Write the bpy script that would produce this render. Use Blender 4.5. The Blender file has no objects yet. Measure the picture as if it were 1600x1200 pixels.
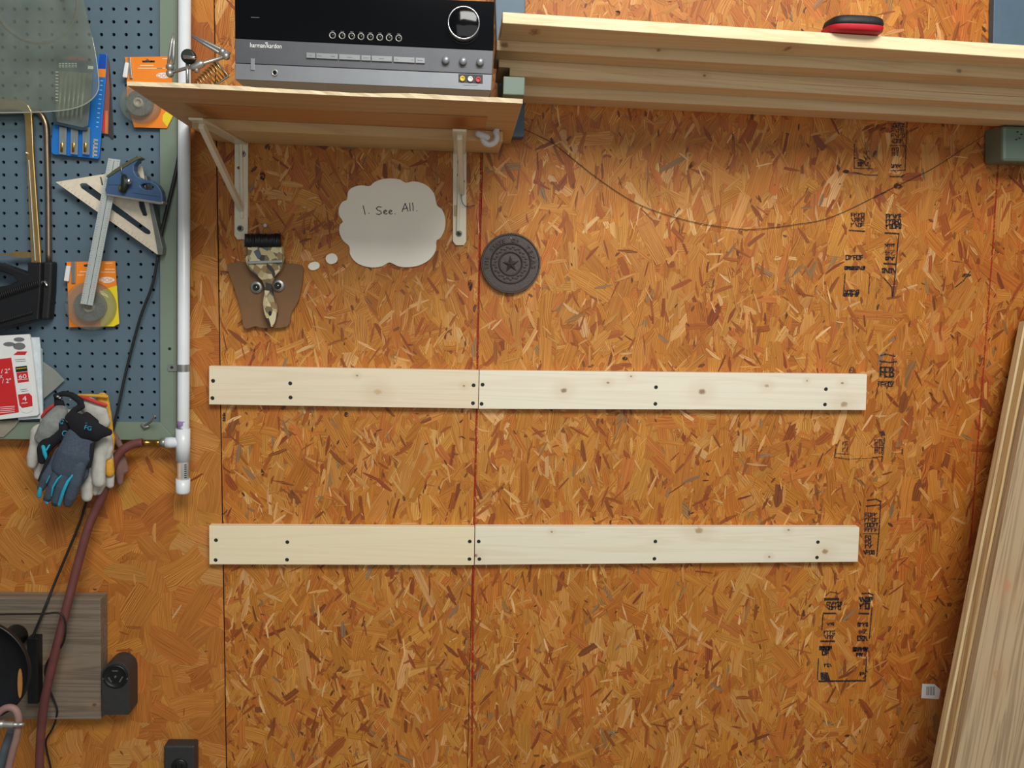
import bpy, math, random
from mathutils import Vector, Matrix
from mathutils.geometry import tessellate_polygon
random.seed(11)
SC = bpy.context.scene
COL = SC.collection
PI = math.pi

# ------------------------------------------------------------------ camera
F = 1350.0            # focal length in pixels of the 1600 px wide frame
D = 1.755             # distance of the eye from the wall (wall = plane y 0)
EYE = Vector((0, -D, 1.6))
n_c = Vector((-82, 190, -F)); a_ = -300.0
d_c = Vector((a_, (82 * a_ - F * F) / 190.0, -F))
Yc = n_c.normalized(); Zc = (-d_c).normalized(); Xc = Yc.cross(Zc).normalized(); Zc = Xc.cross(Yc).normalized()
R = Matrix((Xc, Yc, Zc))
cd = bpy.data.cameras.new('camera'); cam = bpy.data.objects.new('camera', cd); COL.objects.link(cam)
cd.sensor_width = 36; cd.lens = F / 1600 * 36; cd.clip_start = 0.02
cam.matrix_world = Matrix.Translation(EYE) @ R.to_4x4()
SC.camera = cam

# ------------------------------------------------------------------ light
w = bpy.data.worlds.new('world'); SC.world = w; w.use_nodes = True
w.node_tree.nodes['Background'].inputs[0].default_value = (0.86, 0.95, 1.0, 1)
w.node_tree.nodes['Background'].inputs[1].default_value = 0.17

def area(name, loc, target, sx, sy, power, col):
    l = bpy.data.lights.new(name, 'AREA'); l.shape = 'RECTANGLE'; l.size = sx; l.size_y = sy
    l.energy = power; l.color = col
    o = bpy.data.objects.new(name, l); COL.objects.link(o); o.location = loc
    o.rotation_euler = (Vector(target) - Vector(loc)).to_track_quat('-Z', 'Y').to_euler()
    return o
area('daylight_from_door', (0.45, -2.3, 3.1), (0.2, 0, 1.3), 1.5, 0.8, 67, (1.0, 0.985, 0.95))
area('front_fill_light', (0.5, -3.4, 1.75), (0.15, 0, 1.5), 2.8, 1.5, 18, (1.0, 0.99, 0.96))  # unseen frontal fill lamp, added to lift the shade under the shelf
area('overhead_area_light', (0.7, -0.95, 3.0), (0.45, -0.25, 1.6), 1.2, 0.25, 2.5, (1.0, 0.98, 0.95))  # unseen overhead area lamp
SC.view_settings.view_transform = 'Standard'; SC.view_settings.look = 'None'
SC.view_settings.gamma = 1; SC.view_settings.use_curve_mapping = False
SC.view_settings.exposure = 0.0

# ------------------------------------------------------------------ helpers
def P(px, py, d=0.0):
    """point of the photograph at distance d in front of the wall"""
    v = R @ Vector((px - 800, 600 - py, -F))
    return EYE + v * ((D - d) / v.y)
def S(d=0.0): return (D - d) / F
def cvt(x0, y0, s): return lambda u, v: (x0 + s * u, y0 + s * v)
K1 = cvt(0, 0, .225); K2 = cvt(0, 230, .225); K3 = cvt(0, 480, .2833); K4 = cvt(0, 820, .3167)
K5 = cvt(340, 0, .325); K6 = cvt(340, 190, .325); K7 = cvt(760, 0, .275); K8 = cvt(1180, 0, .2625)
KG = cvt(20, 600, .175); B1 = cvt(1240, 170, .258); B2 = cvt(1240, 540, .3); B3 = cvt(1240, 880, .2667)
def lin(c):
    r = []
    for x in c[:3]:
        x = x / 255.0
        r.append(x / 12.92 if x <= .04045 else ((x + .055) / 1.055) ** 2.4)
    return r
ROOT = {}
def thing(name, label, cat, loc, group=None):
    o = bpy.data.objects.new(name, None); COL.objects.link(o); o.empty_display_size = .03
    o.location = loc; o['label'] = label; o['category'] = cat
    if group: o['group'] = group
    ROOT[o] = Vector(loc); return o
def tag(o, label, cat, group=None):
    o['label'] = label; o['category'] = cat
    if group: o['group'] = group
    return o
def lab(o, l): o['label'] = l; return o

class G:
    def __init__(s): s.v = []; s.f = []; s.sm = []
    def add(s, vs, fs, smooth=False):
        b = len(s.v); s.v += [Vector(x) for x in vs]
        for f in fs: s.f.append(tuple(i + b for i in f)); s.sm.append(smooth)
        return s
    def hexa(s, a, b):          # two matching loops a (front), b (back)
        n = len(a); vs = list(a) + list(b)
        fs = [tuple(range(n)), tuple(range(2 * n - 1, n - 1, -1))]
        for i in range(n):
            j = (i + 1) % n; fs.append((i, i + n, j + n, j))
        return s.add(vs, fs)
    def box(s, x0, x1, y0, y1, z0, z1):
        return s.hexa([(x0, y0, z0), (x1, y0, z0), (x1, y0, z1), (x0, y0, z1)], [(x0, y1, z0), (x1, y1, z0), (x1, y1, z1), (x0, y1, z1)])
    def obox(s, c, ax, ay, az): # centre and three half vectors
        c, ax, ay, az = map(Vector, (c, ax, ay, az))
        q = [c - ax - az, c + ax - az, c + ax + az, c - ax + az]
        return s.hexa([p - ay for p in q], [p + ay for p in q])
    def prism(s, pts, d, t, holes=()):   # outline in photo pixels, front at d, thickness t
        loops = [[P(x, y, d) for x, y in pts]] + [[P(x, y, d) for x, y in h] for h in holes]
        flat = [p for l in loops for p in l]; n = len(flat)
        tris = tessellate_polygon([[Vector((p.x, p.z, 0)) for p in l] for l in loops]) if len(flat) > 4 or holes else [tuple(range(4))] if n == 4 else [tuple(range(n))]
        back = [p + Vector((0, t, 0)) for p in flat]
        fs = [tuple(tr) for tr in tris] + [tuple(i + n for i in reversed(tr)) for tr in tris]
        o = 0
        for l in loops:
            m = len(l)
            for i in range(m):
                j = (i + 1) % m; fs.append((o + i, o + i + n, o + j + n, o + j))
            o += m
        return s.add(flat + back, fs)
    def tube(s, path, r, n=10, cap=True, flat=1.0, rnd=False):
        path = [Vector(p) for p in path]; m = len(path)
        rs = list(r) if hasattr(r, '__len__') else [r] * m
        if rnd:  # rounded ends
            d0 = (path[0] - path[1]).normalized(); d1 = (path[-1] - path[-2]).normalized()
            A = []; B = []
            for k in (0, 1, 2):
                t = (k + .12) * PI / 6
                A.append((path[0] + d0 * rs[0] * math.cos(t), rs[0] * math.sin(t)))
                B.insert(0, (path[-1] + d1 * rs[-1] * math.cos(t), rs[-1] * math.sin(t)))
            path = [x[0] for x in A] + path + [x[0] for x in B]; rs = [x[1] for x in A] + rs + [x[1] for x in B]; m = len(path)
        vs = []; ref = None
        for i, p in enumerate(path):
            t = (path[min(i + 1, m - 1)] - path[max(i - 1, 0)]).normalized()
            if ref is None: ref = Vector((0, 1, 0)) if abs(t.y) < .9 else Vector((1, 0, 0))
            u = (ref - t * ref.dot(t)).normalized(); ref = u; v = t.cross(u)
            for k in range(n):
                a = 2 * PI * k / n
                vs.append(p + u * math.cos(a) * rs[i] * flat + v * math.sin(a) * rs[i])
        fs = []
        for i in range(m - 1):
            for k in range(n):
                k2 = (k + 1) % n; fs.append((i * n + k, i * n + k2, i * n + n + k2, i * n + n + k))
        s.add(vs, fs, True)
        if cap:
            b = len(s.v) - len(vs)
            s.f.append(tuple(b + k for k in range(n - 1, -1, -1))); s.sm.append(False)
            s.f.append(tuple(b + (m - 1) * n + k for k in range(n))); s.sm.append(False)
        return s
    def lathe(s, c, prof, n=32, axis=(0, -1, 0), smooth=True, closed=True, el=1.0):
        c = Vector(c); ax = Vector(axis).normalized()
        u = ax.orthogonal().normalized() if abs(ax.y) < .99 else Vector((1, 0, 0)); v = ax.cross(u)
        vs = []
        for r, h in prof:
            for k in range(n):
                a = 2 * PI * k / n; vs.append(c + ax * h + u * math.cos(a) * r + v * math.sin(a) * r * el)
        fs = []
        for i in range(len(prof) - 1):
            for k in range(n):
                k2 = (k + 1) % n; fs.append((i * n + k, i * n + k2, i * n + n + k2, i * n + n + k))
        s.add(vs, fs, smooth)
        if closed:
            b = len(s.v) - len(vs); m = len(prof)
            s.f.append(tuple(b + k for k in range(n - 1, -1, -1))); s.sm.append(False)
            s.f.append(tuple(b + (m - 1) * n + k for k in range(n))); s.sm.append(False)
        return s
    def ball(s, c, rx, ry, rz, n=14):
        c = Vector(c); vs = []; fs = []
        for i in range(n // 2 + 1):
            th = .02 + (PI - .04) * i / (n // 2)
            for k in range(n):
                a = 2 * PI * k / n; vs.append(c + Vector((rx * math.sin(th) * math.cos(a), ry * math.sin(th) * math.sin(a), rz * math.cos(th))))
        for i in range(n // 2):
            for k in range(n):
                k2 = (k + 1) % n; fs.append((i * n + k, i * n + n + k, i * n + n + k2, i * n + k2))
        fs.append(tuple(range(n))); fs.append(tuple(range((n // 2) * n + n - 1, (n // 2) * n - 1, -1)))
        return s.add(vs, fs, True)
    def stroke(s, pts, wpx, d, t=.0002):     # flat ribbon drawn with a pen, pixels
        for (x0, y0), (x1, y1) in zip(pts[:-1], pts[1:]):
            L = math.hypot(x1 - x0, y1 - y0) or 1e-6; ux, uy = (x1 - x0) / L, (y1 - y0) / L
            e = wpx * .35; h = wpx / 2
            s.prism([(x0 - ux * e - uy * h, y0 - uy * e + ux * h), (x1 + ux * e - uy * h, y1 + uy * e + ux * h),
                     (x1 + ux * e + uy * h, y1 + uy * e - ux * h), (x0 - ux * e + uy * h, y0 - uy * e - ux * h)], d, t)
        return s
    def text(s, txt, px, py, hpx, d, rot=0, wpx=None, t=.0003):   # centred lettering; rot in degrees clockwise on the photo
        cu = bpy.data.curves.new('t', 'FONT'); cu.body = txt; cu.align_x = 'CENTER'; cu.align_y = 'CENTER'; cu.size = 1; cu.resolution_u = 3
        ob = bpy.data.objects.new('t', cu); COL.objects.link(ob)
        me = bpy.data.meshes.new_from_object(ob.evaluated_get(bpy.context.evaluated_depsgraph_get()))
        vs = [v.co.copy() for v in me.vertices]; fs = [tuple(p.vertices) for p in me.polygons]
        bpy.data.objects.remove(ob); bpy.data.curves.remove(cu); bpy.data.meshes.remove(me)
        if not vs: return s
        x0 = min(v.x for v in vs); x1 = max(v.x for v in vs); y0 = min(v.y for v in vs); y1 = max(v.y for v in vs)
        sy = hpx / max(y1 - y0, 1e-6); sx = (wpx / (x1 - x0)) if wpx else sy
        ca, sa = math.cos(math.radians(rot)), math.sin(math.radians(rot)); out = []
        for v in vs:
            X = (v.x - (x0 + x1) / 2) * sx; Y = -(v.y - (y0 + y1) / 2) * sy
            out.append(P(px + X * ca - Y * sa, py + X * sa + Y * ca, d))
        return s.add(out, fs)
    def build(s, name, mat, parent=None, bevel=0, origin=None, smooth=None, seg=2):
        org = ROOT.get(parent) if parent is not None else Vector(origin if origin is not None else (0, 0, 0))
        me = bpy.data.meshes.new(name); me.from_pydata([v - org for v in s.v], [], s.f)
        me.polygons.foreach_set('use_smooth', [bool(x) if smooth is None else smooth for x in s.sm])
        for m in (mat if isinstance(mat, (list, tuple)) else [mat]): me.materials.append(m)
        me.validate(); me.update()
        import bmesh
        bm = bmesh.new(); bm.from_mesh(me); bmesh.ops.recalc_face_normals(bm, faces=bm.faces); bm.to_mesh(me); bm.free()
        o = bpy.data.objects.new(name, me); COL.objects.link(o)
        if parent is not None: o.parent = parent
        else: o.location = org
        ROOT[o] = org
        if bevel:
            b = o.modifiers.new('bevel', 'BEVEL'); b.width = bevel; b.segments = seg; b.limit_method = 'ANGLE'; b.angle_limit = .6
        return o
def circ(cx, cy, r, n=20, ry=None, a0=0, a1=360):
    full = abs(a1 - a0) >= 360
    return [(cx + r * math.cos(math.radians(a0 + (a1 - a0) * k / (n if full else n - 1))), cy + (ry or r) * math.sin(math.radians(a0 + (a1 - a0) * k / (n if full else n - 1)))) for k in range(n)]
def smooth_path(pts, k=6, closed=False):
    out = []; n = len(pts); pts = [Vector(p) for p in pts]
    rng = range(n) if closed else range(n - 1)
    for i in rng:
        if closed: p0, p1, p2, p3 = pts[i - 1], pts[i], pts[(i + 1) % n], pts[(i + 2) % n]
        else: p0, p1, p2, p3 = pts[max(i - 1, 0)], pts[i], pts[i + 1], pts[min(i + 2, n - 1)]
        for j in range(k):
            t = j / k
            out.append(.5 * ((2 * p1) + (p2 - p0) * t + (2 * p0 - 5 * p1 + 4 * p2 - p3) * t * t + (3 * p1 - p0 - 3 * p2 + p3) * t ** 3))
    if not closed: out.append(pts[-1])
    return out
def PP(pts): return [P(*p) for p in pts]
def sm2(pts, k=4, closed=False): return [(p.x, p.y) for p in smooth_path([(x, y, 0) for x, y in pts], k, closed)]

# ------------------------------------------------------------------ materials
class N:
    def __init__(s, name):
        s.m = bpy.data.materials.new(name); s.m.use_nodes = True; s.t = s.m.node_tree; s.b = s.t.nodes['Principled BSDF']
    def n(s, typ, **k):
        o = s.t.nodes.new(typ)
        for a, b in k.items():
            if a.startswith('i_'):
                key = a[2:]; key = int(key) if key.isdigit() else key.replace('_', ' '); o.inputs[key].default_value = b
            else: setattr(o, a, b)
        return o
    def l(s, a, b): s.t.links.new(a, b)
    def pos(s, scale=(1, 1, 1), rot=(0, 0, 0)):
        g = s.n('ShaderNodeNewGeometry'); mp = s.n('ShaderNodeMapping'); mp.vector_type = 'TEXTURE' if False else 'POINT'
        vr = s.n('ShaderNodeVectorRotate'); vr.rotation_type = 'EULER_XYZ'; vr.inputs['Rotation'].default_value = rot
        s.l(g.outputs['Position'], vr.inputs['Vector']); s.l(vr.outputs[0], mp.inputs[0]); mp.inputs['Scale'].default_value = scale
        return mp.outputs[0]
    def noise(s, vec, scale=5, detail=4, rough=.6, dist=0):
        o = s.n('ShaderNodeTexNoise'); o.inputs['Scale'].default_value = scale; o.inputs['Detail'].default_value = detail
        o.inputs['Roughness'].default_value = rough; o.inputs['Distortion'].default_value = dist
        if vec is not None: s.l(vec, o.inputs['Vector'])
        return o.outputs['Fac']
    def ramp(s, fac, stops):
        r = s.n('ShaderNodeValToRGB'); e = r.color_ramp.elements
        while len(e) < len(stops): e.new(.5)
        for q, (p, c) in zip(e, stops): q.position = p; q.color = (*c, 1) if len(c) == 3 else c
        s.l(fac, r.inputs[0]); return r.outputs[0]
    def mix(s, fac, a, b, mode='MIX'):
        m = s.n('ShaderNodeMix'); m.data_type = 'RGBA'; m.blend_type = mode
        for v, i in ((fac, 0), (a, 6), (b, 7)):
            if hasattr(v, 'type'): s.l(v, m.inputs[i])
            elif i == 0: m.inputs[i].default_value = v
            else: m.inputs[i].default_value = (*v, 1)
        return m.outputs[2]
    def math(s, op, a, b=0.0, c=None):
        m = s.n('ShaderNodeMath'); m.operation = op
        for i, v in enumerate((a, b) if c is None else (a, b, c)):
            if hasattr(v, 'type'): s.l(v, m.inputs[i])
            else: m.inputs[i].default_value = v
        return m.outputs[0]
    def bump(s, h, strength=.2, dist=.001):
        b = s.n('ShaderNodeBump'); b.inputs['Strength'].default_value = strength; b.inputs['Distance'].default_value = dist
        s.l(h, b.inputs['Height']); s.l(b.outputs[0], s.b.inputs['Normal'])
def M(name, c, rough=.5, metal=0, var=.12, vs=60, bump=.05, spec=.5, alpha=None, coat=0):
    k = N(name); c = lin(c); nz = k.noise(k.pos(), vs, 4)
    k.l(k.mix(k.ramp(nz, [(.3, (0, 0, 0)), (.7, (1, 1, 1))]), [x * (1 - var) for x in c], [min(1, x * (1 + var)) for x in c]), k.b.inputs['Base Color'])
    k.b.inputs['Roughness'].default_value = rough; k.b.inputs['Metallic'].default_value = metal
    k.b.inputs['Specular IOR Level'].default_value = spec; k.b.inputs['Coat Weight'].default_value = coat; k.b.inputs['Coat Roughness'].default_value = .05
    if alpha is not None: k.b.inputs['Alpha'].default_value = alpha
    if bump: k.bump(nz, bump)
    return k.m
def WOOD(name, light, dark, axis='x', gs=26, rings=.45, rough=.55, knots=(), rot=(0, 0, 0), fine=.5, patch=None):
    """wood with grain along an axis; knots = list of (point, radius)"""
    k = N(name); a, b = lin(light), lin(dark)
    sc = {'x': (.035, 1, 1), 'z': (1, 1, .035), 'y': (1, .035, 1)}[axis]
    v = k.pos(sc, rot)
    big = k.noise(v, gs * .8, 3, .5, 1.2)
    wv = k.math('SINE', k.math('MULTIPLY', big, 42.0)); wv = k.math('MULTIPLY_ADD', wv, .5, .5)
    f1 = k.noise(v, gs * 14, 5, .7)
    f = k.math('ADD', k.math('MULTIPLY', k.math('POWER', wv, 2.5), rings), k.math('MULTIPLY', k.math('SUBTRACT', f1, .42), fine))
    tone = k.noise(k.pos((.25, .25, .25) if axis != 'x' else (.1, 1, 1)), 12, 2)
    f = k.math('ADD', f, k.math('MULTIPLY', k.math('SUBTRACT', tone, .5), .35)); cl = k.n('ShaderNodeClamp'); k.l(f, cl.inputs[0])
    col = k.mix(cl.outputs[0], a, b)
    g = k.n('ShaderNodeNewGeometry')
    for kp, kr, *kc in knots:
        dn = k.n('ShaderNodeVectorMath'); dn.operation = 'SUBTRACT'; k.l(g.outputs['Position'], dn.inputs[0]); dn.inputs[1].default_value = kp
        sq = k.n('ShaderNodeVectorMath'); sq.operation = 'MULTIPLY'; k.l(dn.outputs[0], sq.inputs[0]); sq.inputs[1].default_value = (.75, .3, 1) if axis == 'x' else (1, .3, .6)
        ln = k.n('ShaderNodeVectorMath'); ln.operation = 'LENGTH'; k.l(sq.outputs[0], ln.inputs[0])
        dd = k.math('ADD', ln.outputs['Value'], k.math('MULTIPLY', k.math('SUBTRACT', k.noise(k.pos(), 160, 2), .5), kr * .9))
        mr = k.n('ShaderNodeMapRange'); mr.interpolation_type = 'SMOOTHSTEP'; k.l(dd, mr.inputs[0])
        mr.inputs[1].default_value = kr * .35; mr.inputs[2].default_value = kr; mr.inputs[3].default_value = .8; mr.inputs[4].default_value = 0
        col = k.mix(mr.outputs[0], col, lin(kc[0] if kc else (135, 88, 52)))
        mr = k.n('ShaderNodeMapRange'); mr.interpolation_type = 'SMOOTHSTEP'; k.l(dd, mr.inputs[0])
        mr.inputs[1].default_value = kr * 1.0; mr.inputs[2].default_value = kr * 4.5; mr.inputs[3].default_value = .16; mr.inputs[4].default_value = 0
        col = k.mix(mr.outputs[0], col, lin((190, 140, 90)))
    k.l(col, k.b.inputs['Base Color']); k.b.inputs['Roughness'].default_value = rough; k.bump(f1, .12, .001)
    return k.m
def CLEAR(name, tint=(225, 235, 232), fac=.8, rough=.12):
    k = N(name); tr = k.n('ShaderNodeBsdfTransparent'); tr.inputs[0].default_value = (*lin(tint), 1)
    k.b.inputs['Base Color'].default_value = (*lin((185, 190, 180)), 1); k.b.inputs['Roughness'].default_value = rough
    mx = k.n('ShaderNodeMixShader'); nz = k.noise(k.pos(), 25, 4)
    k.l(k.math('MULTIPLY_ADD', nz, -.18, fac + .09), mx.inputs[0]); k.l(k.b.outputs[0], mx.inputs[1]); k.l(tr.outputs[0], mx.inputs[2])
    out = [x for x in k.t.nodes if x.type == 'OUTPUT_MATERIAL'][0]; k.l(mx.outputs[0], out.inputs[0]); return k.m
def INK(name, c, cover=.5, scale=300, soft=.08, rough=.8):
    k = N(name); tr = k.n('ShaderNodeBsdfTransparent'); k.b.inputs['Base Color'].default_value = (*lin(c), 1); k.b.inputs['Roughness'].default_value = rough
    mx = k.n('ShaderNodeMixShader'); nz = k.noise(k.pos(), scale, 3, .7)
    r = k.ramp(nz, [(cover - soft, (1, 1, 1)), (cover + soft, (0, 0, 0))]); k.l(r, mx.inputs[0]); k.l(tr.outputs[0], mx.inputs[1]); k.l(k.b.outputs[0], mx.inputs[2])
    out = [x for x in k.t.nodes if x.type == 'OUTPUT_MATERIAL'][0]; k.l(mx.outputs[0], out.inputs[0]); return k.m
def SPLATTER(name):
    k = N(name); v = k.n('ShaderNodeTexVoronoi'); v.inputs['Scale'].default_value = 95; k.l(k.pos((1, 1, .8), (0, .6, 0)), v.inputs['Vector'])
    sx = k.n('ShaderNodeSeparateColor'); k.l(v.outputs['Color'], sx.inputs[0])
    c = k.ramp(sx.outputs[0], [(0, lin((120, 105, 70))), (.2, lin((196, 180, 130))), (.42, lin((85, 95, 105))), (.52, lin((212, 200, 158))), (.68, lin((150, 122, 78))), (.8, lin((60, 52, 40))), (.9, lin((175, 160, 120)))])
    [x for x in k.t.nodes if x.type == 'VALTORGB'][-1].color_ramp.interpolation = 'CONSTANT'
    k.l(c, k.b.inputs['Base Color']); k.b.inputs['Roughness'].default_value = .4; k.bump(sx.outputs[1], .3); return k.m
def OSB():
    k = N('oriented_strand_board'); at = k.n('ShaderNodeAttribute'); at.attribute_name = 'flake'
    uv = k.n('ShaderNodeUVMap'); mp = k.n('ShaderNodeMapping'); k.l(uv.outputs[0], mp.inputs[0]); mp.inputs['Scale'].default_value = (12, 300, 1)
    g1 = k.noise(mp.outputs[0], 1.0, 4, .65, .3)
    mp2 = k.n('ShaderNodeMapping'); k.l(uv.outputs[0], mp2.inputs[0]); mp2.inputs['Scale'].default_value = (5, 520, 1); g2 = k.noise(mp2.outputs[0], 1.0, 3, .7)
    f = k.math('ADD', k.math('MULTIPLY_ADD', g1, 1.25, .38), k.math('MULTIPLY_ADD', g2, .9, -.45))
    sp = k.n('ShaderNodeSeparateXYZ'); k.l(uv.outputs[0], sp.inputs[0]); mp3 = k.n('ShaderNodeMapping'); k.l(uv.outputs[0], mp3.inputs[0]); mp3.inputs['Scale'].default_value = (8, 22, 1); g3 = k.noise(mp3.outputs[0], 1.0, 2)
    ring = k.math('SINE', k.math('ADD', k.math('MULTIPLY', sp.outputs[1], 1700.0), k.math('MULTIPLY', g3, 40.0))); f = k.math('ADD', f, k.math('MULTIPLY', ring, k.math('MULTIPLY', k.math('MAXIMUM', k.math('SUBTRACT', g3, .42), 0.0), 1.3)))
    f = k.math('MULTIPLY', k.math('MAXIMUM', f, .3), .93)
    sm = k.noise(k.pos(), 7, 4, .6); f = k.math('MULTIPLY', f, k.math('MULTIPLY_ADD', sm, .35, .83))
    cb = k.n('ShaderNodeCombineXYZ'); 
    for i in range(3): k.l(k.math('POWER', f, (.85, 1.1, 1.35)[i]), cb.inputs[i])
    col = k.mix(1.0, at.outputs['Color'], cb.outputs[0], 'MULTIPLY')
    ge = k.n('ShaderNodeNewGeometry'); sx = k.n('ShaderNodeSeparateXYZ'); k.l(ge.outputs['Position'], sx.inputs[0])   # redder, darker tone towards the right end of the sheet
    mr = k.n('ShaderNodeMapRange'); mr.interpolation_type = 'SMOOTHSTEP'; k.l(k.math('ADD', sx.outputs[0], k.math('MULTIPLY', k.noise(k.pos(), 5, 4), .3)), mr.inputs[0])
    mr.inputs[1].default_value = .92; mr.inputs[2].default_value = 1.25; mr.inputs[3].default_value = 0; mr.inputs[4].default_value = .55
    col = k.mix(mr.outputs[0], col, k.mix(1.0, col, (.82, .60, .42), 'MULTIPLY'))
    k.l(col, k.b.inputs['Base Color'])
    k.b.inputs['Roughness'].default_value = .5; k.b.inputs['Specular IOR Level'].default_value = .3; k.bump(g1, .25, .0008); return k.m

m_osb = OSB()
m_ink = INK('stamp_ink', (34, 30, 38), .55, 380, .07)
m_inkf = INK('faded_stamp_ink', (56, 44, 50), .5, 420, .07)
m_chalk = INK('red_chalk', (172, 40, 22), .5, 240, .12)
m_dirt = INK('dark_smudge', (60, 38, 32), .5, 200, .1)
m_gap = M('brown_backing_wood', (64, 40, 24), .9)  # brown wood of the backing wall, showing between the sheets
m_screw = M('black_screw', (38, 44, 38), .45, .3)
m_steel = M('steel', (164, 164, 158), .35, .7, .08)
m_chrome = M('chrome', (205, 205, 205), .18, 1, .04)
m_gold = M('brassy_steel', (205, 170, 110), .32, .9, .12, 40)
m_tubem = M('dull_chrome_tube', (150, 132, 112), .3, .9, .1)
m_brass = M('brass', (200, 155, 70), .3, 1)
m_alu = M('cast_aluminium', (232, 218, 194), .5, .2, .07, 120, .15)
m_ruler = M('satin_ruler_steel', (196, 202, 198), .4, .3, .04)
m_black = M('black_plastic', (22, 22, 24), .4, 0, .2)
m_rubber = M('black_rubber', (26, 26, 27), .6, 0, .2, 200, .3)
m_pvc = M('white_pvc', (226, 230, 232), .3, 0, .03, 30, 0)
m_white = M('white_card', (232, 232, 228), .55, 0, .02, 30, 0)
m_bub = M('cream_card', (250, 246, 228), .38, 0, .03, 8, .02)
m_peg = M('blue_grey_pegboard', (88, 108, 120), .55, 0, .05, 25, .03)
m_green = M('sage_green_paint', (122, 136, 118), .45, 0, .04, 20, .04)
m_blue_post = M('slate_blue_paint', (78, 102, 118), .5, 0, .06, 20, .05)
m_gr2 = M('grey_green_paint', (104, 122, 108), .45, 0, .06, 20, .05)
m_brk = M('cream_white_enamel', (234, 226, 200), .35, 0, .05, 30, .03)
m_iron = M('cast_iron', (78, 70, 66), .5, .35, .12, 250, .5)
m_card = M('brown_cardboard', (128, 94, 62), .8, 0, .06, 40, .1)
m_split = SPLATTER('paint_splattered_wood')
m_red = M('red_print', (205, 38, 40), .5, 0, .03, 30, 0)
m_pblack = M('black_print', (28, 26, 24), .6, 0, .05, 30, 0)
m_orange = M('orange_card', (246, 138, 34), .45, 0, .03, 20, 0)
m_yellow = M('yellow_print', (238, 214, 40), .45, 0, .03, 20, 0)
m_bluec = M('blue_card', (28, 112, 192), .4, 0, .08, 20, 0)
m_bluec2 = M('royal_blue_print', (24, 74, 168), .4, 0, .04, 20, 0)
m_bsq = M('blue_enamel', (66, 94, 128), .35, .1, .08, 50, .05)
m_maroon = M('maroon_hose_rubber', (110, 62, 58), .55, 0, .12, 30, .05)
m_pinkh = M('dusty_pink_rubber', (150, 116, 108), .6, 0, .12, 30, .05)
m_clear = CLEAR('clear_plastic', (236, 240, 238), .86, .1)
m_shield = CLEAR('hazy_plastic', (238, 240, 232), .87, .2)
m_bag = CLEAR('thin_plastic_bag', (222, 222, 218), .55, .2)
m_slate = M('slate_fabric', (66, 78, 92), .85, 0, .18, 260, .4)
m_bfab = M('black_fabric', (20, 20, 26), .9, 0, .25, 260, .4)
m_cyan = M('cyan_fabric', (30, 160, 190), .75, 0, .1, 200, .2)
m_lwhite = M('off_white_leather', (190, 188, 178), .75, 0, .1, 90, .3)
m_lgrey = M('light_grey_fabric', (132, 134, 130), .85, 0, .15, 160, .4)
m_redf = M('red_trim_fabric', (196, 58, 50), .8, 0, .1, 160, .2)
m_yelf = M('yellow_leather', (214, 158, 50), .75, 0, .12, 100, .3)
m_brf = M('brown_grey_leather', (128, 96, 86), .8, 0, .15, 100, .3)
m_gloss = M('gloss_black_panel', (5, 5, 7), .1, 0, .1, 10, 0, .35)
m_silver = M('brushed_silver_panel', (86, 87, 90), .42, .55, .05, 30, .02)
m_silver2 = M('lower_silver_panel', (128, 131, 134), .35, .6, .05, 30, .02)
m_key = M('silver_key', (138, 140, 142), .35, .4, .04)
m_print = M('white_print', (238, 238, 238), .5, 0, .01, 30, 0)
m_greyp = M('grey_print', (110, 112, 114), .6, 0, .02, 30, 0)
m_yp = M('yellow_plug', (226, 190, 60), .4); m_wp = M('white_plug', (225, 225, 220), .4); m_rp = M('red_plug', (190, 60, 70), .4)
m_blk2 = M('matte_dark_grey', (52, 52, 52), .5, 0, .1, 100, .1)
m_redfoam = M('red_neoprene', (196, 26, 40), .6, 0, .06, 100, .1)
m_wire = M('dark_wire', (58, 42, 36), .5, .3)
m_bluewire = M('blue_wire', (60, 72, 120), .5)
m_tape = M('tan_tape', (196, 172, 124), .5)

# ================================================================== SETTING
def struct(o): o['kind'] = 'structure'; return o
wall = struct(G().box(-3.2, 3.4, .006, .12, 0, 3.3).build('wall_back', m_gap))
floor = struct(G().box(-3.2, 3.4, -4.5, .12, -.1, 0).build('floor', M('concrete_floor', (128, 124, 116), .7, 0, .15, 6, .1)))

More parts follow.
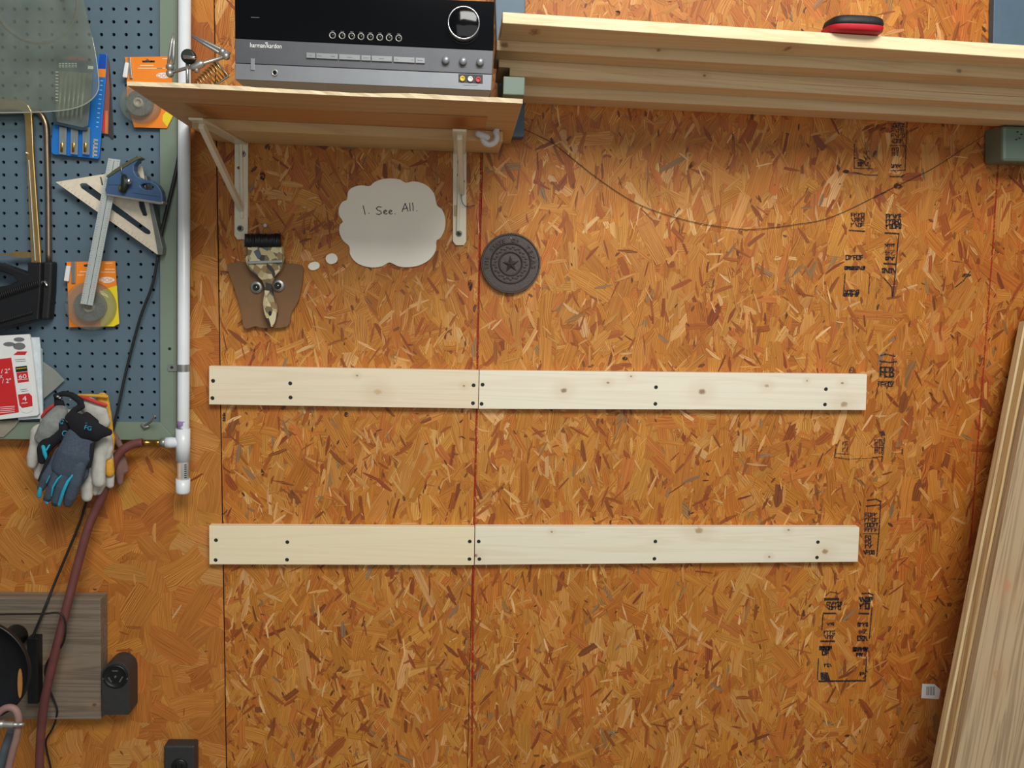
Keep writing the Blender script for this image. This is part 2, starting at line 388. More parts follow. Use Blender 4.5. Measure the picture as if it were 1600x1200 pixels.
PAL = [((188, 120, 46), 10), ((194, 128, 52), 10), ((180, 106, 40), 9), ((200, 138, 64), 8), ((206, 150, 80), 4.5), ((222, 176, 118), 2.0),
       ((158, 82, 36), 4.6), ((138, 66, 34), 2.6), ((118, 64, 38), .8), ((136, 112, 78), .6), ((190, 110, 50), 6), ((200, 140, 62), 5)]
PALL = [((190, 122, 54), 10), ((200, 134, 64), 9), ((180, 106, 48), 7), ((206, 148, 82), 5), ((214, 164, 102), 2), ((170, 96, 46), 3), ((202, 150, 70), 2.4)]
def osb_sheet(xa, xb, za, zb, pal, count, sizes, upright, small, calm, wr=(.13, .42)):
    """a sheet of pressed wood strands: every strand is a thin ragged polygon with its own tone and grain"""
    vs, fs, cols, uvs = [], [], [], []
    ws = [p[1] for p in pal]; base = (186, 116, 46)
    U = random.uniform
    def flake(cx, cz, L, W, ang, c, y, blend, rag=True):
        ca, sa = math.cos(ang), math.sin(ang); ku = U(0, 40); kv = U(0, 40); bend = U(-.35, .35) * W; sk = U(-.25, .25)
        if rag:
            t1, t2 = random.choice([(1, 1), (1, 1), (.45, 1), (1, .5), (.6, .4)]); j1, j2 = U(0, .22), U(0, .22)
            sh = [(-L * (1 - j1), -W * t1), (-L * .4, -W * U(.92, 1.04)), (L * .3, -W * U(.92, 1.04)), (L * (1 - j2), -W * t2),
                  (L * U(.9, 1.03), -W * .3 * t2), (L * U(.86, 1.06), W * .1 * t2), (L * U(.88, 1.08), W * .45 * t2), (L * (1 - U(0, .1)), W * t2), (L * .3, W * U(.9, 1.05)), (-L * .4, W * U(.92, 1.04)), (-L * U(.92, 1), W * t1), (-L * U(.9, 1.06), W * .3 * t1), (-L * U(.88, 1.02), -W * .2 * t1)]
        else: sh = [(-L, -W * U(0, 1)), (0, -W), (L, -W * U(0, 1)), (L * U(.8, 1), W * U(0, .8)), (0, W), (-L * .9, W * U(.1, 1))]
        b = len(vs)
        for (u, v) in sh:
            v2 = v + bend * (u / L) ** 2; u2 = u + sk * v
            x = cx + u2 * ca - v2 * sa; z = cz + u2 * sa + v2 * ca
            vs.append((min(max(x, xa), xb), y, min(max(z, za), zb))); uvs.append((u + ku, v + kv))
        fs.append(tuple(range(b, len(vs)))); g = U(.9, 1.1); l = lin([p * (1 - blend) + q * blend for p, q in zip(c, base)])
        cols.append((l[0] * g, l[1] * g * U(.96, 1.04), l[2] * g * U(.9, 1.1), 1))
    b = len(vs); vs.extend([(xa, .0003, za), (xb, .0003, za), (xb, .0003, zb), (xa, .0003, zb)]); uvs.extend([(0, 0), (xb - xa, 0), (xb - xa, zb - za), (0, zb - za)])
    fs.append((b, b + 1, b + 2, b + 3)); cols.append((*lin((176, 104, 44)), 1))
    for i in range(count):
        s = sizes[0] + (sizes[1] - sizes[0]) * random.random() ** 1.6
        a = random.gauss(PI / 2, upright) if random.random() < .8 else U(0, PI)
        c = random.choices([p[0] for p in pal], ws)[0]
        if sum(c) < 300 and s > .03: s *= .5
        flake(U(xa, xb), U(za, zb), s, s * U(*wr), a, c, -.00125 * i / count, calm + U(0, .35))
    for i in range(small):
        q = random.random()
        if q < .42: c = random.choice([(226, 182, 126), (216, 164, 98), (208, 150, 84)]); L = U(.005, .024); W = L * U(.07, .2)
        elif q < .78: c = random.choice([(140, 66, 34), (160, 84, 40), (122, 62, 34)]); L = U(.005, .024); W = L * U(.07, .24)
        elif q < .97: c = random.choice([(80, 48, 32), (100, 58, 38)]); L = U(.0015, .008); W = L * U(.2, .5)
        else: c = (136, 112, 88); L = U(.008, .022); W = L * U(.15, .3)
        flake(U(xa, xb), U(za, zb), L, W, random.gauss(PI / 2, upright * 1.3), c, -.0013 - .0003 * i / small, calm * .5 + U(0, .5), False)
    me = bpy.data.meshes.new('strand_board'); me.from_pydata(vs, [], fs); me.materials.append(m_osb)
    me.uv_layers.new(name='UVMap'); me.color_attributes.new('flake', 'FLOAT_COLOR', 'CORNER')
    ub, cb = [], []
    for p, c in zip(me.polygons, cols):
        for li in p.loop_indices:
            vi = me.loops[li].vertex_index; ub.extend(uvs[vi]); cb.extend(c)
    me.uv_layers['UVMap'].data.foreach_set('uv', ub); me.color_attributes['flake'].data.foreach_set('color', cb)
    o = bpy.data.objects.new('strand_board', me); COL.objects.link(o); o.parent = wall; return o
xs1 = P(346, 700).x; xs2 = P(744, 650).x; xs3 = P(1535, 500).x
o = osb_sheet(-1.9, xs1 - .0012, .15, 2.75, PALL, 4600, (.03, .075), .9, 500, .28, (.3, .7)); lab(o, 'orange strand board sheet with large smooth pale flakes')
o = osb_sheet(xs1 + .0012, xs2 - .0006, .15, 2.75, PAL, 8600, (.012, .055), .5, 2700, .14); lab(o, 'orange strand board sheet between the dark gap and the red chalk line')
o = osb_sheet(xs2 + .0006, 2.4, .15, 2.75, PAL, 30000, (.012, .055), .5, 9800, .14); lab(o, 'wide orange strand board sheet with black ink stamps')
# red chalk lines
def chalk(pts, wd, nm=None):
    g = G()
    for (x0, y0), (x1, y1) in zip(pts[:-1], pts[1:]): g.stroke([(x0, y0), (x1, y1)], wd, .0021, .0002)
    o = g.build('chalk_line', m_chalk, wall); return o
lab(chalk([(752, 225), (749, 420), (746, 560), (744, 700), (741, 820), (739, 940), (737, 1230)], 3.2), 'red chalk line along the seam in the middle')
lab(chalk([(1560, 255), (1552, 380), (1545, 470), (1532, 640), (1520, 800), (1515, 860)], 2.2), 'fainter red chalk line by the right edge')
g = G(); 
for (x, y, a, b) in [(350, 652, 3, 8), (541, 648, 4, 4), (1403, 291, 6, 5), (1322, 268, 5, 3), (977, 560, 4, 3), (860, 640, 3, 3), (410, 275, 4, 8), (735, 445, 3, 9), (1510, 430, 8, 3), (965, 20, 4, 4), (1325, 1150, 5, 2)]:
    g.prism(sm2([(x + a * random.uniform(.8, 1.2) * math.cos(t), y + b * random.uniform(.8, 1.2) * math.sin(t)) for t in [k * PI / 4 for k in range(8)]], 2, True), .0022, .0002)
lab(g.build('dark_knot', m_dirt, wall), 'scattered dark knots and smudges in the boards')

# ink stamps on the sheet
def rows(g, k, u0, u1, v0, v1, n, wpx=1.5):
    wpx *= 1.0
    """a block of worn printed rows (unreadable in the photograph)"""
    for r in range(n):
        va = v0 + (v1 - v0) * r / n; vb = v0 + (v1 - v0) * (r + .72) / n; u = u0
        while u < u1 - 3:
            cw = (vb - va) * random.uniform(.45, .75); x0, y0 = k(u, va); x1, y1 = k(min(u + cw, u1), vb)
            q = random.random()
            if q < .3: g.stroke([(x0, y0), (x0, y1)], wpx, .0022); g.stroke([(x0, (y0 + y1) / 2), (x1, y0)], wpx, .0022)
            elif q < .6: g.stroke([(x0, y0), (x1, y0), (x1, y1), (x0, y1), (x0, y0)], wpx, .0022)
            elif q < .85: g.stroke([(x0, y1), (x0, y0), (x1, y0)], wpx, .0022); g.stroke([(x0, (y0 + y1) / 2), (x1, (y0 + y1) / 2)], wpx, .0022)
            else: g.stroke([(x0, y0), (x1, y1)], wpx, .0022)
            u += cw * 1.5
def ln(g, k, pts, wpx=1.6): g.stroke([k(*p) for p in pts], wpx, .0022)
def stamp(fn, label, mat=m_ink):
    g = G(); fn(g); lab(g.build('ink_stamp', mat, wall), label)
def s1(g):
    k = B1; ln(g, k, [(370, 215), (368, 360), (480, 362)]); ln(g, k, [(690, 60), (682, 225), (585, 222)]); ln(g, k, [(682, 225), (676, 372), (590, 374)])
    rows(g, k, 592, 672, 88, 215, 4); rows(g, k, 597, 635, 236, 292, 2); rows(g, k, 595, 652, 338, 362, 1, 2); rows(g, k, 392, 452, 326, 352, 1, 2); rows(g, k, 425, 462, 255, 312, 2)
    ln(g, k, [(370, 385), (430, 400), (510, 402)]); ln(g, k, [(585, 410), (655, 410), (672, 398)], 2.4)
def s2(g):
    k = B1; rows(g, k, 350, 436, 632, 722, 3); ln(g, k, [(338, 736), (430, 741)], 2); rows(g, k, 562, 650, 640, 732, 3, 2); ln(g, k, [(555, 751), (636, 756)], 2.4)
    ln(g, k, [(638, 752), (620, 960), (602, 1135)], 1.5); x, y = k(584, 872); g.text('24', x, y, 9, .0022, 180, 16); rows(g, k, 556, 612, 818, 836, 1)
    rows(g, k, 560, 618, 898, 920, 1, 2); ln(g, k, [(548, 937), (620, 941)], 2.6); rows(g, k, 540, 616, 968, 1000, 1, 2.4); ln(g, k, [(545, 1020), (595, 1080), (600, 1140)], 1.4)
    rows(g, k, 318, 418, 888, 922, 1, 1.8); rows(g, k, 312, 432, 956, 978, 1, 2); ln(g, k, [(312, 1000), (302, 1132)], 1.6); rows(g, k, 310, 400, 1098, 1140, 2, 1.8); ln(g, k, [(462, 1000), (455, 1120)], 1)
    ln(g, k, [(1070, 985), (1030, 1040), (980, 1080)], 1.4)
def s3(g):
    k = B2; ln(g, k, [(455, 52), (480, 44), (530, 56)], 1.6); ln(g, k, [(450, 80), (500, 88), (535, 84)], 2); x, y = k(487, 138); [g.text('FEB', x + q, y, 17, .0022 + abs(q) * .0001, 2, 22) for q in (-.9, 0, .9)]
    ln(g, k, [(440, 186), (525, 186)], 1.2); rows(g, k, 442, 522, 192, 220, 1, 1.6); x, y = k(300, 128); g.text('6', x, y, 11, .0022, 0, 7); ln(g, k, [(122, 120), (128, 145)], 1.2)
def s4(g):
    k = B2; ln(g, k, [(222, 515), (215, 582), (290, 592)], 1.8); ln(g, k, [(222, 562), (285, 566)], 1.4); rows(g, k, 256, 284, 500, 560, 2, 1.4); ln(g, k, [(300, 590), (440, 585)], 1)
    g.prism([k(445, 445), k(470, 443), k(480, 468), k(455, 470)], .0022, .0002); ln(g, k, [(474, 480), (460, 602)], 2.6); rows(g, k, 424, 462, 490, 570, 2, 1.5); ln(g, k, [(410, 582), (462, 578)], 1.4)
def s5(g):
    k = B2; ln(g, k, [(385, 806), (430, 800), (455, 812)], 2); ln(g, k, [(380, 836), (450, 830)], 2); ln(g, k, [(454, 812), (446, 960), (434, 1096)], 1.6)
    rows(g, k, 372, 440, 872, 976, 4, 1.5); ln(g, k, [(364, 979), (442, 980)], 1.2); rows(g, k, 374, 410, 990, 1060, 3, 1.4); rows(g, k, 366, 420, 1068, 1092, 1, 1.8)
def s6(g):
    k = B3; ln(g, k, [(188, 190), (215, 168), (260, 176)], 1.2); ln(g, k, [(184, 211), (262, 211)], 4); rows(g, k, 196, 282, 228, 278, 2, 1.7); ln(g, k, [(176, 294), (248, 294)], 2.4); ln(g, k, [(173, 302), (166, 392)], 1.4)
    rows(g, k, 196, 236, 350, 368, 1, 1.2); rows(g, k, 180, 242, 396, 448, 2, 1.4); ln(g, k, [(160, 457), (240, 457)], 2.6); rows(g, k, 156, 230, 490, 512, 1, 3); rows(g, k, 170, 212, 516, 545, 1, 2); ln(g, k, [(146, 560), (140, 680)], 1.4)
    rows(g, k, 182, 222, 590, 612, 1, 1.4); g.prism([k(158, 640), k(200, 640), k(216, 690), k(160, 682)], .0022, .0002); ln(g, k, [(150, 692), (420, 688)], 2.6)
    ln(g, k, [(402, 178), (440, 176), (466, 186)], 2.2); rows(g, k, 388, 464, 202, 232, 1, 3); rows(g, k, 392, 456, 236, 278, 1, 2.6); ln(g, k, [(385, 294), (440, 296)], 2.6); ln(g, k, [(460, 262), (444, 440)], 1.6); ln(g, k, [(428, 550), (420, 680)], 1.8)
    rows(g, k, 378, 434, 350, 376, 1, 1.8); x, y = k(408, 402); g.text('24', x, y, 8, .0022, 180, 14); rows(g, k, 376, 436, 428, 462, 1, 2.2); rows(g, k, 352, 434, 496, 520, 1, 3); rows(g, k, 370, 410, 528, 552, 1, 2); rows(g, k, 392, 420, 640, 668, 1, 2)
    x, y = k(180, 1180); g.text('C', x, y, 8, .0022, 180)
stamp(s1, 'black ink stamp just under the stacked lumber', m_inkf); stamp(s2, 'black and purple ink stamp with the number 24'); stamp(s3, 'ink stamp reading FEB')
stamp(s4, 'worn ink stamp between the two rows of strips', m_inkf); stamp(s5, 'ink stamp right of the lower strip'); stamp(s6, 'lowest and darkest ink stamp')

# ================================================================== PINE STRIPS
def knots(lst, d): return [(P(x, y, d), r * S(d)) + ((c,) if c else ()) for x, y, r, c in lst]
KC = (120, 84, 50)
def strip(q, screws, kn, label, tone, group='pine strips screwed to the wall'):
    d = .019; cx = sum(p[0] for p in q) / 4; cy = max(p[1] for p in q)
    t = thing('pine_strip', label, 'wooden strip', P(cx, cy, 0), group)
    m = WOOD('pale_pine', tone[0], tone[1], 'x', 30, .20, .42, knots(kn, d), fine=.42)
    G().prism(q, d, d - .002).build('board', m, t, .0008)
    for x, y in screws:
        g = G(); c = P(x, y, d); r = 3.1 * S(d)
        g.lathe(c, [(r * .9, -.001), (r, .0002), (r * .8, .0009), (r * .35, .001), (r * .3, .0002)], 14)
        g.build('screw', m_screw, t)
strip([(326.5, 572), (748.3, 579), (746.8, 638.5), (326.5, 632)], [(333, 595), (332, 622), (453.5, 599), (454, 621), (740, 602), (739, 630)],
      [(558, 587, 2, KC), (725, 603, 2.2, KC), (590, 612, 6, (205, 180, 135))], 'pale pine strip on the left of the upper row, six screws', ((236, 222, 192), (212, 190, 150)))
strip([(749.3, 579), (1355, 585), (1353, 641), (747.8, 638.8)], [(754, 601), (752.5, 631), (1025, 605), (1024, 631), (1290.5, 608), (1289, 632)],
      [(881, 610, 5, KC), (1097, 612, 6, KC), (1319, 632, 6, (165, 135, 100)), (950, 598, 2.5, KC), (1316, 598.5, 2.4, KC), (986, 588, 2, KC), (1261, 595, 1.8, KC), (1198, 603, 3.5, (180, 150, 110))],
      'long pale pine strip on the right of the upper row, with two knots', ((240, 232, 210), (216, 196, 160)))
strip([(326.5, 821.5), (741.5, 824), (740.5, 883), (327, 882)], [(337.5, 844), (337, 875), (449, 847), (448.5, 874.5), (734, 846), (733.5, 873.5)],
      [], 'yellowish knot-free pine strip on the left of the lower row', ((240, 226, 190), (226, 204, 160)))
strip([(742.6, 823), (1343, 824), (1340.5, 878), (741.6, 882.7)], [(748, 846), (749, 873.5), (1024, 846), (1022.5, 873), (1278, 847), (1276.5, 871)],
      [(1092, 829, 7, (175, 140, 95)), (1289, 862, 5.5, (150, 110, 60)), (862, 831, 1.8, KC), (1232, 828, 2.4, KC), (1202, 870, 2.4, KC), (743, 868, 4, (110, 70, 44))],
      'pale pine strip with arched grain on the right of the lower row', ((238, 230, 206), (212, 190, 150)))

# ================================================================== SHELF, BRACKETS, RECEIVER
ds = .44
FL, FR = P(199, 134, ds), P(816.5, 162, ds)
BL = Vector((P(306, 199, 0).x, -.003, FL.z)); BR = Vector((P(797, 222, 0).x, -.003, FR.z))
sh = thing('wall_shelf', 'long plywood shelf with wavy rough front edge holding the silver and black receiver', 'shelf', (FL + FR) / 2 * 0 + Vector((0, -.2, FL.z)))
m_ply = WOOD('golden_plywood', (214, 172, 118), (180, 130, 78), 'x', 20, .35, .6, [(P(700, 190, .3), .006)], (0, .02, 0), .45)
m_ply_e = WOOD('plywood_edge', (226, 206, 168), (180, 146, 100), 'x', 60, .3, .6)
m_pine = WOOD('pine_cleat', (222, 188, 132), (190, 148, 92), 'x', 30, .3, .55, [(P(645, 207, .08), .011, (120, 62, 40)), (P(628, 205, .08), .006, (130, 76, 50))])
th = .0055; n = 44; top = []; bot = []
for i in range(n + 1):
    t = i / n; p = FL.lerp(FR, t)
    wob = .0032 * math.sin(t * 9) + .004 * math.exp(-((t - .70) / .08) ** 2) - .002 * math.exp(-((t - .62) / .05) ** 2) + random.uniform(-.0006, .0006)
    top.append(p + Vector((0, random.uniform(-.0015, .0015), th + wob * .35))); bot.append(p + Vector((0, 0, wob * .1)))
g = G(); vs = top + bot + [BL.lerp(BR, i / n) + Vector((0, 0, th)) for i in range(n + 1)] + [BL.lerp(BR, i / n) for i in range(n + 1)]; fs = []
a, b, c, e = 0, n + 1, 2 * n + 2, 3 * n + 3
for i in range(n): fs += [(a + i, a + i + 1, c + i + 1, c + i), (b + i, e + i, e + i + 1, b + i + 1), (c + i, c + i + 1, e + i + 1, e + i)]
fs += [(a, c, e, b), (a + n, b + n, e + n, c + n)]; g.add(vs, fs).build('shelf_board', m_ply, sh)
g = G(); vs = [p + Vector((0, -.0012, .0003)) for p in top] + [p + Vector((0, -.0012, 0)) for p in bot] + [p + Vector((0, .003, .0003)) for p in top] + [p + Vector((0, .003, 0)) for p in bot]
fs = []
for i in range(n): fs += [(a + i, b + i, b + i + 1, a + i + 1), (a + i, a + i + 1, c + i + 1, c + i), (b + i, e + i, e + i + 1, b + i + 1)]
g.add(vs, fs).build('shelf_edge', m_ply_e, sh)
ce = .019
def cleat(x, dd): return FL.lerp(FR, (x - FL.x) / (FR.x - FL.x)).z
xa, xb = P(330, 200, .05).x, P(783, 215, .1).x
g = G(); za, zb = cleat(xa, 0), cleat(xb, 0)
g.hexa([(xa, -.17, za - ce), (xb, -.17, zb - ce), (xb, -.17, zb - .0005), (xa, -.17, za - .0005)], [(xa, -.003, za - ce), (xb, -.003, zb - ce), (xb, -.003, zb - .0005), (xa, -.003, za - .0005)])
g.build('cleat', m_pine, sh, .001)

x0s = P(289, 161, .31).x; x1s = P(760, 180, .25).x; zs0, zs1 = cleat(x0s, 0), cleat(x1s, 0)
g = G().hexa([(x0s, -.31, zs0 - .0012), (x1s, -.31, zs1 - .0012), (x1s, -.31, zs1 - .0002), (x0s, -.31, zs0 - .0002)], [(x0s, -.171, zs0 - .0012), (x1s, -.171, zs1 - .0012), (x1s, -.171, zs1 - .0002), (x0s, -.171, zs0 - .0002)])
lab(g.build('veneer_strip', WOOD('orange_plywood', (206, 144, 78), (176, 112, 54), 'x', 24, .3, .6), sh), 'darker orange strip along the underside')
def bracket(xw, wtop, wbot, armpx, arm_d, brace_px, brace_d, screws, hole, label, xw2=21):
    x0, x1 = xw, xw + xw2
    t = thing('shelf_bracket', label, 'bracket', P(xw + xw2 / 2, wbot, 0), 'cream steel brackets under the shelf')
    T = [(x0, wtop)] + [(x1, wtop + 3), (x1 - .5, wbot - 6), (x1 - 4, wbot), (x0 + 4, wbot), (x0 - .5, wbot - 6)]
    G().prism(T, .006, .004, [circ(*hole, 2.4, 10)]).build('wall_plate', m_brk, t, .0008)
    cx = P((x0 + x1) / 2, wtop, .006); zt = cleat(cx.x, 0) - ce - .0003
    w2 = xw2 * .42 * S(0); dx = armpx
    A = Vector((cx.x, -.003, zt)); B = Vector((cx.x + dx, -arm_d, zt))
    g = G(); g.hexa([B + Vector((-w2, 0, -.004)), B + Vector((w2, 0, -.004)), B + Vector((w2, 0, 0)), B + Vector((-w2, 0, 0))], [A + Vector((-w2, 0, -.004)), A + Vector((w2, 0, -.004)), A + Vector((w2, 0, 0)), A + Vector((-w2, 0, 0))])
    g.build('arm', m_brk, t, .0008)
    p0 = P(*brace_px[0], .010); p1 = Vector((cx.x + dx * .9, -brace_d, zt - .006))
    ax = (p1 - p0).normalized(); sd = Vector((1, 0, 0)) * .0045; up = ax.cross(Vector((1, 0, 0))).normalized() * .007
    g = G(); g.hexa([p0 - sd - up, p0 + sd - up, p0 + sd + up, p0 - sd + up], [p1 - sd - up, p1 + sd - up, p1 + sd + up, p1 - sd + up]); g.build('brace', m_brk, t, .0015)
    g = G()
    for s in (-1, 1): g.box(cx.x - .0028, cx.x + .0028, -.012, -.006, P(0, wbot - 45, 0).z, zt - .002) if s > 0 else None
    g.build('rib', m_brk, t, .0015)
    for x, y in screws:
        c = P(x, y, .006); G().lathe(c, [(.0062, -.001), (.0062, .0012), (.0045, .0028), (.002, .003)], 16).build('screw', m_steel, t)
        G().lathe(c + Vector((0, -.003, 0)), [(.0036, 0), (.003, .0006)], 12).build('screw_recess', m_screw, t)
    return t
bl_ = bracket(366.5, 209, 374, 0.0, .30, [(377, 326)], .27, [(379, 240.5), (375.5, 357)], (372.5, 262), 'left cream bracket under the shelf, above the paintbrush face')
bracket(708, 222, 383, 0.0, .30, [(722, 300)], .27, [(719.5, 253), (717.2, 365)], (716.3, 273.5), 'right cream bracket under the shelf, between thought bubble and round plaque')
g = G().prism([K6(1137, 402), K6(1164, 402), K6(1164, 458), K6(1137, 455)], .0072, .0006); tag(g.build('tape_piece', m_tape, None, 0, P(714, 330, .007)), 'small piece of tan tape on the right shelf bracket', 'tape')
g = G().tube(smooth_path(PP([K6(1188, 283) + (.016,), K6(1176, 325) + (.016,), K6(1172, 365) + (.016,), K6(1180, 395) + (.013,), K6(1200, 409) + (.01,), K6(1238, 401) + (.004,)])), .0008, 6)
tag(g.build('thin_wire', m_bluewire, None, 0, P(722, 300, .016)), 'thin blue wire curling out from the right shelf bracket', 'wire')
# white pipe hook at the right end of the shelf
c = P(765, 214, .185)
t = thing('pipe_hook', 'small white plastic tube hook under the right end of the shelf', 'hook', (c.x, 0, c.z))
pth = [c + Vector((.013 * math.cos(a), -.0, .013 * math.sin(a))) for a in [math.radians(q) for q in range(40, -200, -20)]]
G().tube(pth, .0052, 10, rnd=True).build('ring', m_pvc, t)
G().tube([c + Vector((.012, .0, .008)), c + Vector((.012, .0, .026))], .005, 10).build('stem', m_pvc, t)
G().tube([c + Vector((-.02, -.006, .004)), c + Vector((-.005, -.006, -.001))], .006, 10, rnd=True).build('knob', m_pvc, t)

# receiver ------------------------------------------------------------------
dr = .405
RC = lambda u, v: K5(u, v)
rt = thing('receiver', 'silver and black stereo receiver with round dial standing on the plywood shelf', 'receiver', P(570, 146, dr))
A_, B_ = P(367.5, 124, dr), P(767.5, 142, dr); C_, E_ = P(772.5, 2.5, dr), P(366.5, -15, dr)
bk = Vector((0, .37, 0)); ins = Vector((.004, .012, 0))
q = [A_, B_, C_, E_]
m_case = M('black_metal_case', (30, 30, 32), .45, .3)
G().hexa([p + Vector((0, .010, .0)) for p in q], [p + bk for p in q]).build('case', m_case, rt, .002)
dfp = dr
G().prism([(367, 60), (771, 79), (772.5, 2.5), (366.5, -15)], dfp, .0105).build('display_panel', m_gloss, rt, .001)
G().prism([(367.2, 60.3), (771, 79.2), (769, 116), (367.3, 98.3)], dfp, .0105).build('upper_fascia', m_silver, rt, .0006)
G().prism([(367.3, 99), (769, 116.7), (767.5, 141.5), (367.5, 124)], dfp, .0105).build('lower_fascia', m_silver2, rt, .0006)
lo0 = P(367.5, 124, dfp); lo1 = P(767.5, 141.5, dfp)
g = G(); dn = Vector((.011, .012, -.009)); dn2 = Vector((-.004, .012, -.009))
g.hexa([lo0 + Vector((0, .0002, -.0002)), lo1 + Vector((0, .0002, -.0002)), lo1 + dn2, lo0 + dn], [lo0 + Vector((0, .05, 0)), lo1 + Vector((0, .05, 0)), lo1 + dn2 + Vector((0, .05, 0)), lo0 + dn + Vector((0, .05, 0))])
g.build('bottom_lip', m_silver2, rt)
for u in (.12, .88):
    for bkk in (.05, .30):
        p = lo0.lerp(lo1, u) + Vector((0, bkk, -.0045)); zs = cleat(p.x, 0) + th + .0012
        g = G().lathe((p.x, p.y, zs), [(.021, 0), (.023, .003), (.023, max(.004, p.z - zs))], 20, (0, 0, 1)); lab(g.build('foot', m_chrome, rt), 'round chrome foot')
# dial
c = P(724.5, 39, dfp); r = 24.2 * S(dfp)
G().lathe(c, [(r * .93, -.002), (r * .93, .012), (r * .90, .0125), (.002, .0125)], 48).build('dial', m_gloss, rt)
G().lathe(c, [(r * .92, .0), (r, .002), (r, .011), (r * .97, .0135), (r * .90, .0135), (r * .89, .010)], 48, closed=False).build('dial_ring', m_chrome, rt)
for u in (553, 599, 645, 690, 735, 780, 825, 871):
    v = 171 + (u - 553) * .044; c = P(*RC(u, v), dfp); r = 5 * S(dfp)
    o = G().lathe(c, [(r, -.001), (r, .002), (r * .8, .0026), (r * .75, .0012), (.0005, .0012)], 20).build('round_button', m_steel, rt)
    ob = G().lathe(c + Vector((0, -.0012, 0)), [(r * .62, 0), (r * .6, .0008), (.0004, .001)], 14); ob.build('button_centre', m_gloss, o)
for u0, u1 in ((426, 470), (474, 578), (583, 686), (690, 736), (740, 838), (846, 948), (951, 996)):
    f = lambda u: 252 + (u - 426) * .046
    o = G().prism([RC(u0, f(u0)), RC(u1, f(u1)), RC(u1, f(u1) + 26), RC(u0, f(u0) + 26)], dfp + .003, .0034).build('key', m_key, rt, .0004)
g = G()
for u, wd in ((447, 18), (490, 28), (555, 28), (634, 34), (713, 36), (788, 30), (862, 14), (936, 14), (973, 34)):
    a_x, a_y = RC(u, 265 + (u - 426) * .046); g.stroke([(a_x - wd * .11, a_y - .2), (a_x + wd * .11, a_y + .2)], .9, dfp + .0033)
lab(g.build('key_legend', m_greyp, rt), 'tiny grey legends on the keys')
for u, v in ((1097, 292), (1180, 297), (1262, 301)):
    c = P(*RC(u, v), dfp); r = 5.6 * S(dfp); G().lathe(c, [(r, -.001), (r, .006), (r * .85, .0075), (.0005, .0078)], 22).build('knob', m_key, rt)
G().prism([RC(158, 280), RC(178, 281), RC(178, 338), RC(158, 336)], dfp + .002, .0024).build('power_switch', m_key, rt, .0005)
c = P(*RC(275, 350), dfp); r = 5 * S(dfp)
G().lathe(c, [(r, -.001), (r, .0015), (r * .75, .002), (r * .6, .0012)], 22).build('headphone_jack', m_steel, rt)
G().lathe(c + Vector((0, -.0013, 0)), [(r * .58, 0), (r * .55, .0006)], 18).build('jack_hole', m_gloss, rt)
o = G().prism([RC(1158, 355), RC(1275, 360), RC(1275, 402), RC(1158, 395)], dfp + .0006, .0008).build('socket_plate', m_black, rt)
for u, v, mm in ((1177, 379, m_yp), (1215, 381, m_wp), (1253, 384, m_rp)):
    c = P(*RC(u, v), dfp + .0006); r = 3.9 * S(dfp)
    s_ = G().lathe(c, [(r, 0), (r, .003), (r * .6, .003), (r * .6, .001)], 18).build('phono_socket', mm, o)
g = G(); x, y = RC(232, 219); g.text('harman/kardon', x, y, 7.2, dfp + .0004, 2.4, 49); g.stroke([(x - .8, y - 4), (x + 2.2, y - 4.6)], 1.0, dfp + .0005)
lab(g.build('lettering', m_print, rt), 'white lettering reading harman/kardon')
g = G()
for u, v, wd in ((553, 149, 14), (599, 151, 14), (645, 153, 14), (690, 155, 14), (735, 157, 14), (780, 159, 14), (825, 161, 14), (871, 163, 14), (180, 84, 40), (1097, 318, 34), (1180, 323, 40), (1262, 326, 44), (275, 372, 24), (1215, 410, 70)):
    x, y = RC(u, v); g.stroke([(x - wd * .16, y - .2), (x + wd * .16, y + .2)], .7, dfp + .0004)
lab(g.build('small_print', m_greyp, rt), 'tiny grey captions')

# ================================================================== BRUSH FACE, BUBBLES, PLAQUE
t = thing('paintbrush_face', 'paintbrush hung upside down over brown card with two washer eyes', 'wall ornament', P(*K6(225, 990), 0))
G().prism(sm2([K6(*p) for p in [(45, 695), (75, 680), (110, 674), (160, 682), (320, 681), (375, 685), (409, 701), (407, 770), (388, 860), (352, 925), (335, 985), (220, 992), (180, 984), (128, 992), (112, 905), (80, 800)]], 3, True), .014, .006).build('card_face', m_card, t, .001)
br = G().prism(sm2([K6(*p) for p in [(144, 640), (150, 705), (185, 735), (215, 770), (226, 810), (218, 870), (226, 925), (250, 975), (262, 988), (274, 965), (284, 905), (266, 840), (258, 790), (275, 745), (308, 700), (310, 640)]], 3, True), .034, .014)
bro = br.build('brush_handle', m_split, t, .003, seg=3)
lab(bro, 'handle covered with old paint splatters')
G().prism(circ(*K6(252, 922), 2.6, 10, 4), .0345, .001).build('hang_hole', m_black, bro)
G().prism([K6(138, 600), K6(308, 598), K6(313, 672), K6(146, 682)], .038, .02).build('ferrule', m_split, t, .003)
G().prism([K6(143, 672), K6(311, 664), K6(312, 678), K6(146, 686)], .039, .022).build('ferrule_band', m_steel, t, .001)
g = G()
for layer in range(4):
    for i in range(46):
        u = 133 + (302 - 133) * (i + random.random() * .8) / 46; x, y = K6(u, 602); x2, y2 = K6(u + random.uniform(-4, 4), random.uniform(537, 548))
        dd = .038 - layer * .005; g.tube([P(x, y, dd), P((x + x2) / 2 + random.uniform(-.3, .3), (y + y2) / 2, dd + .001), P(x2, y2, dd)], [.0022, .0016, .0007], 5)
g.build('bristles', m_black, t)
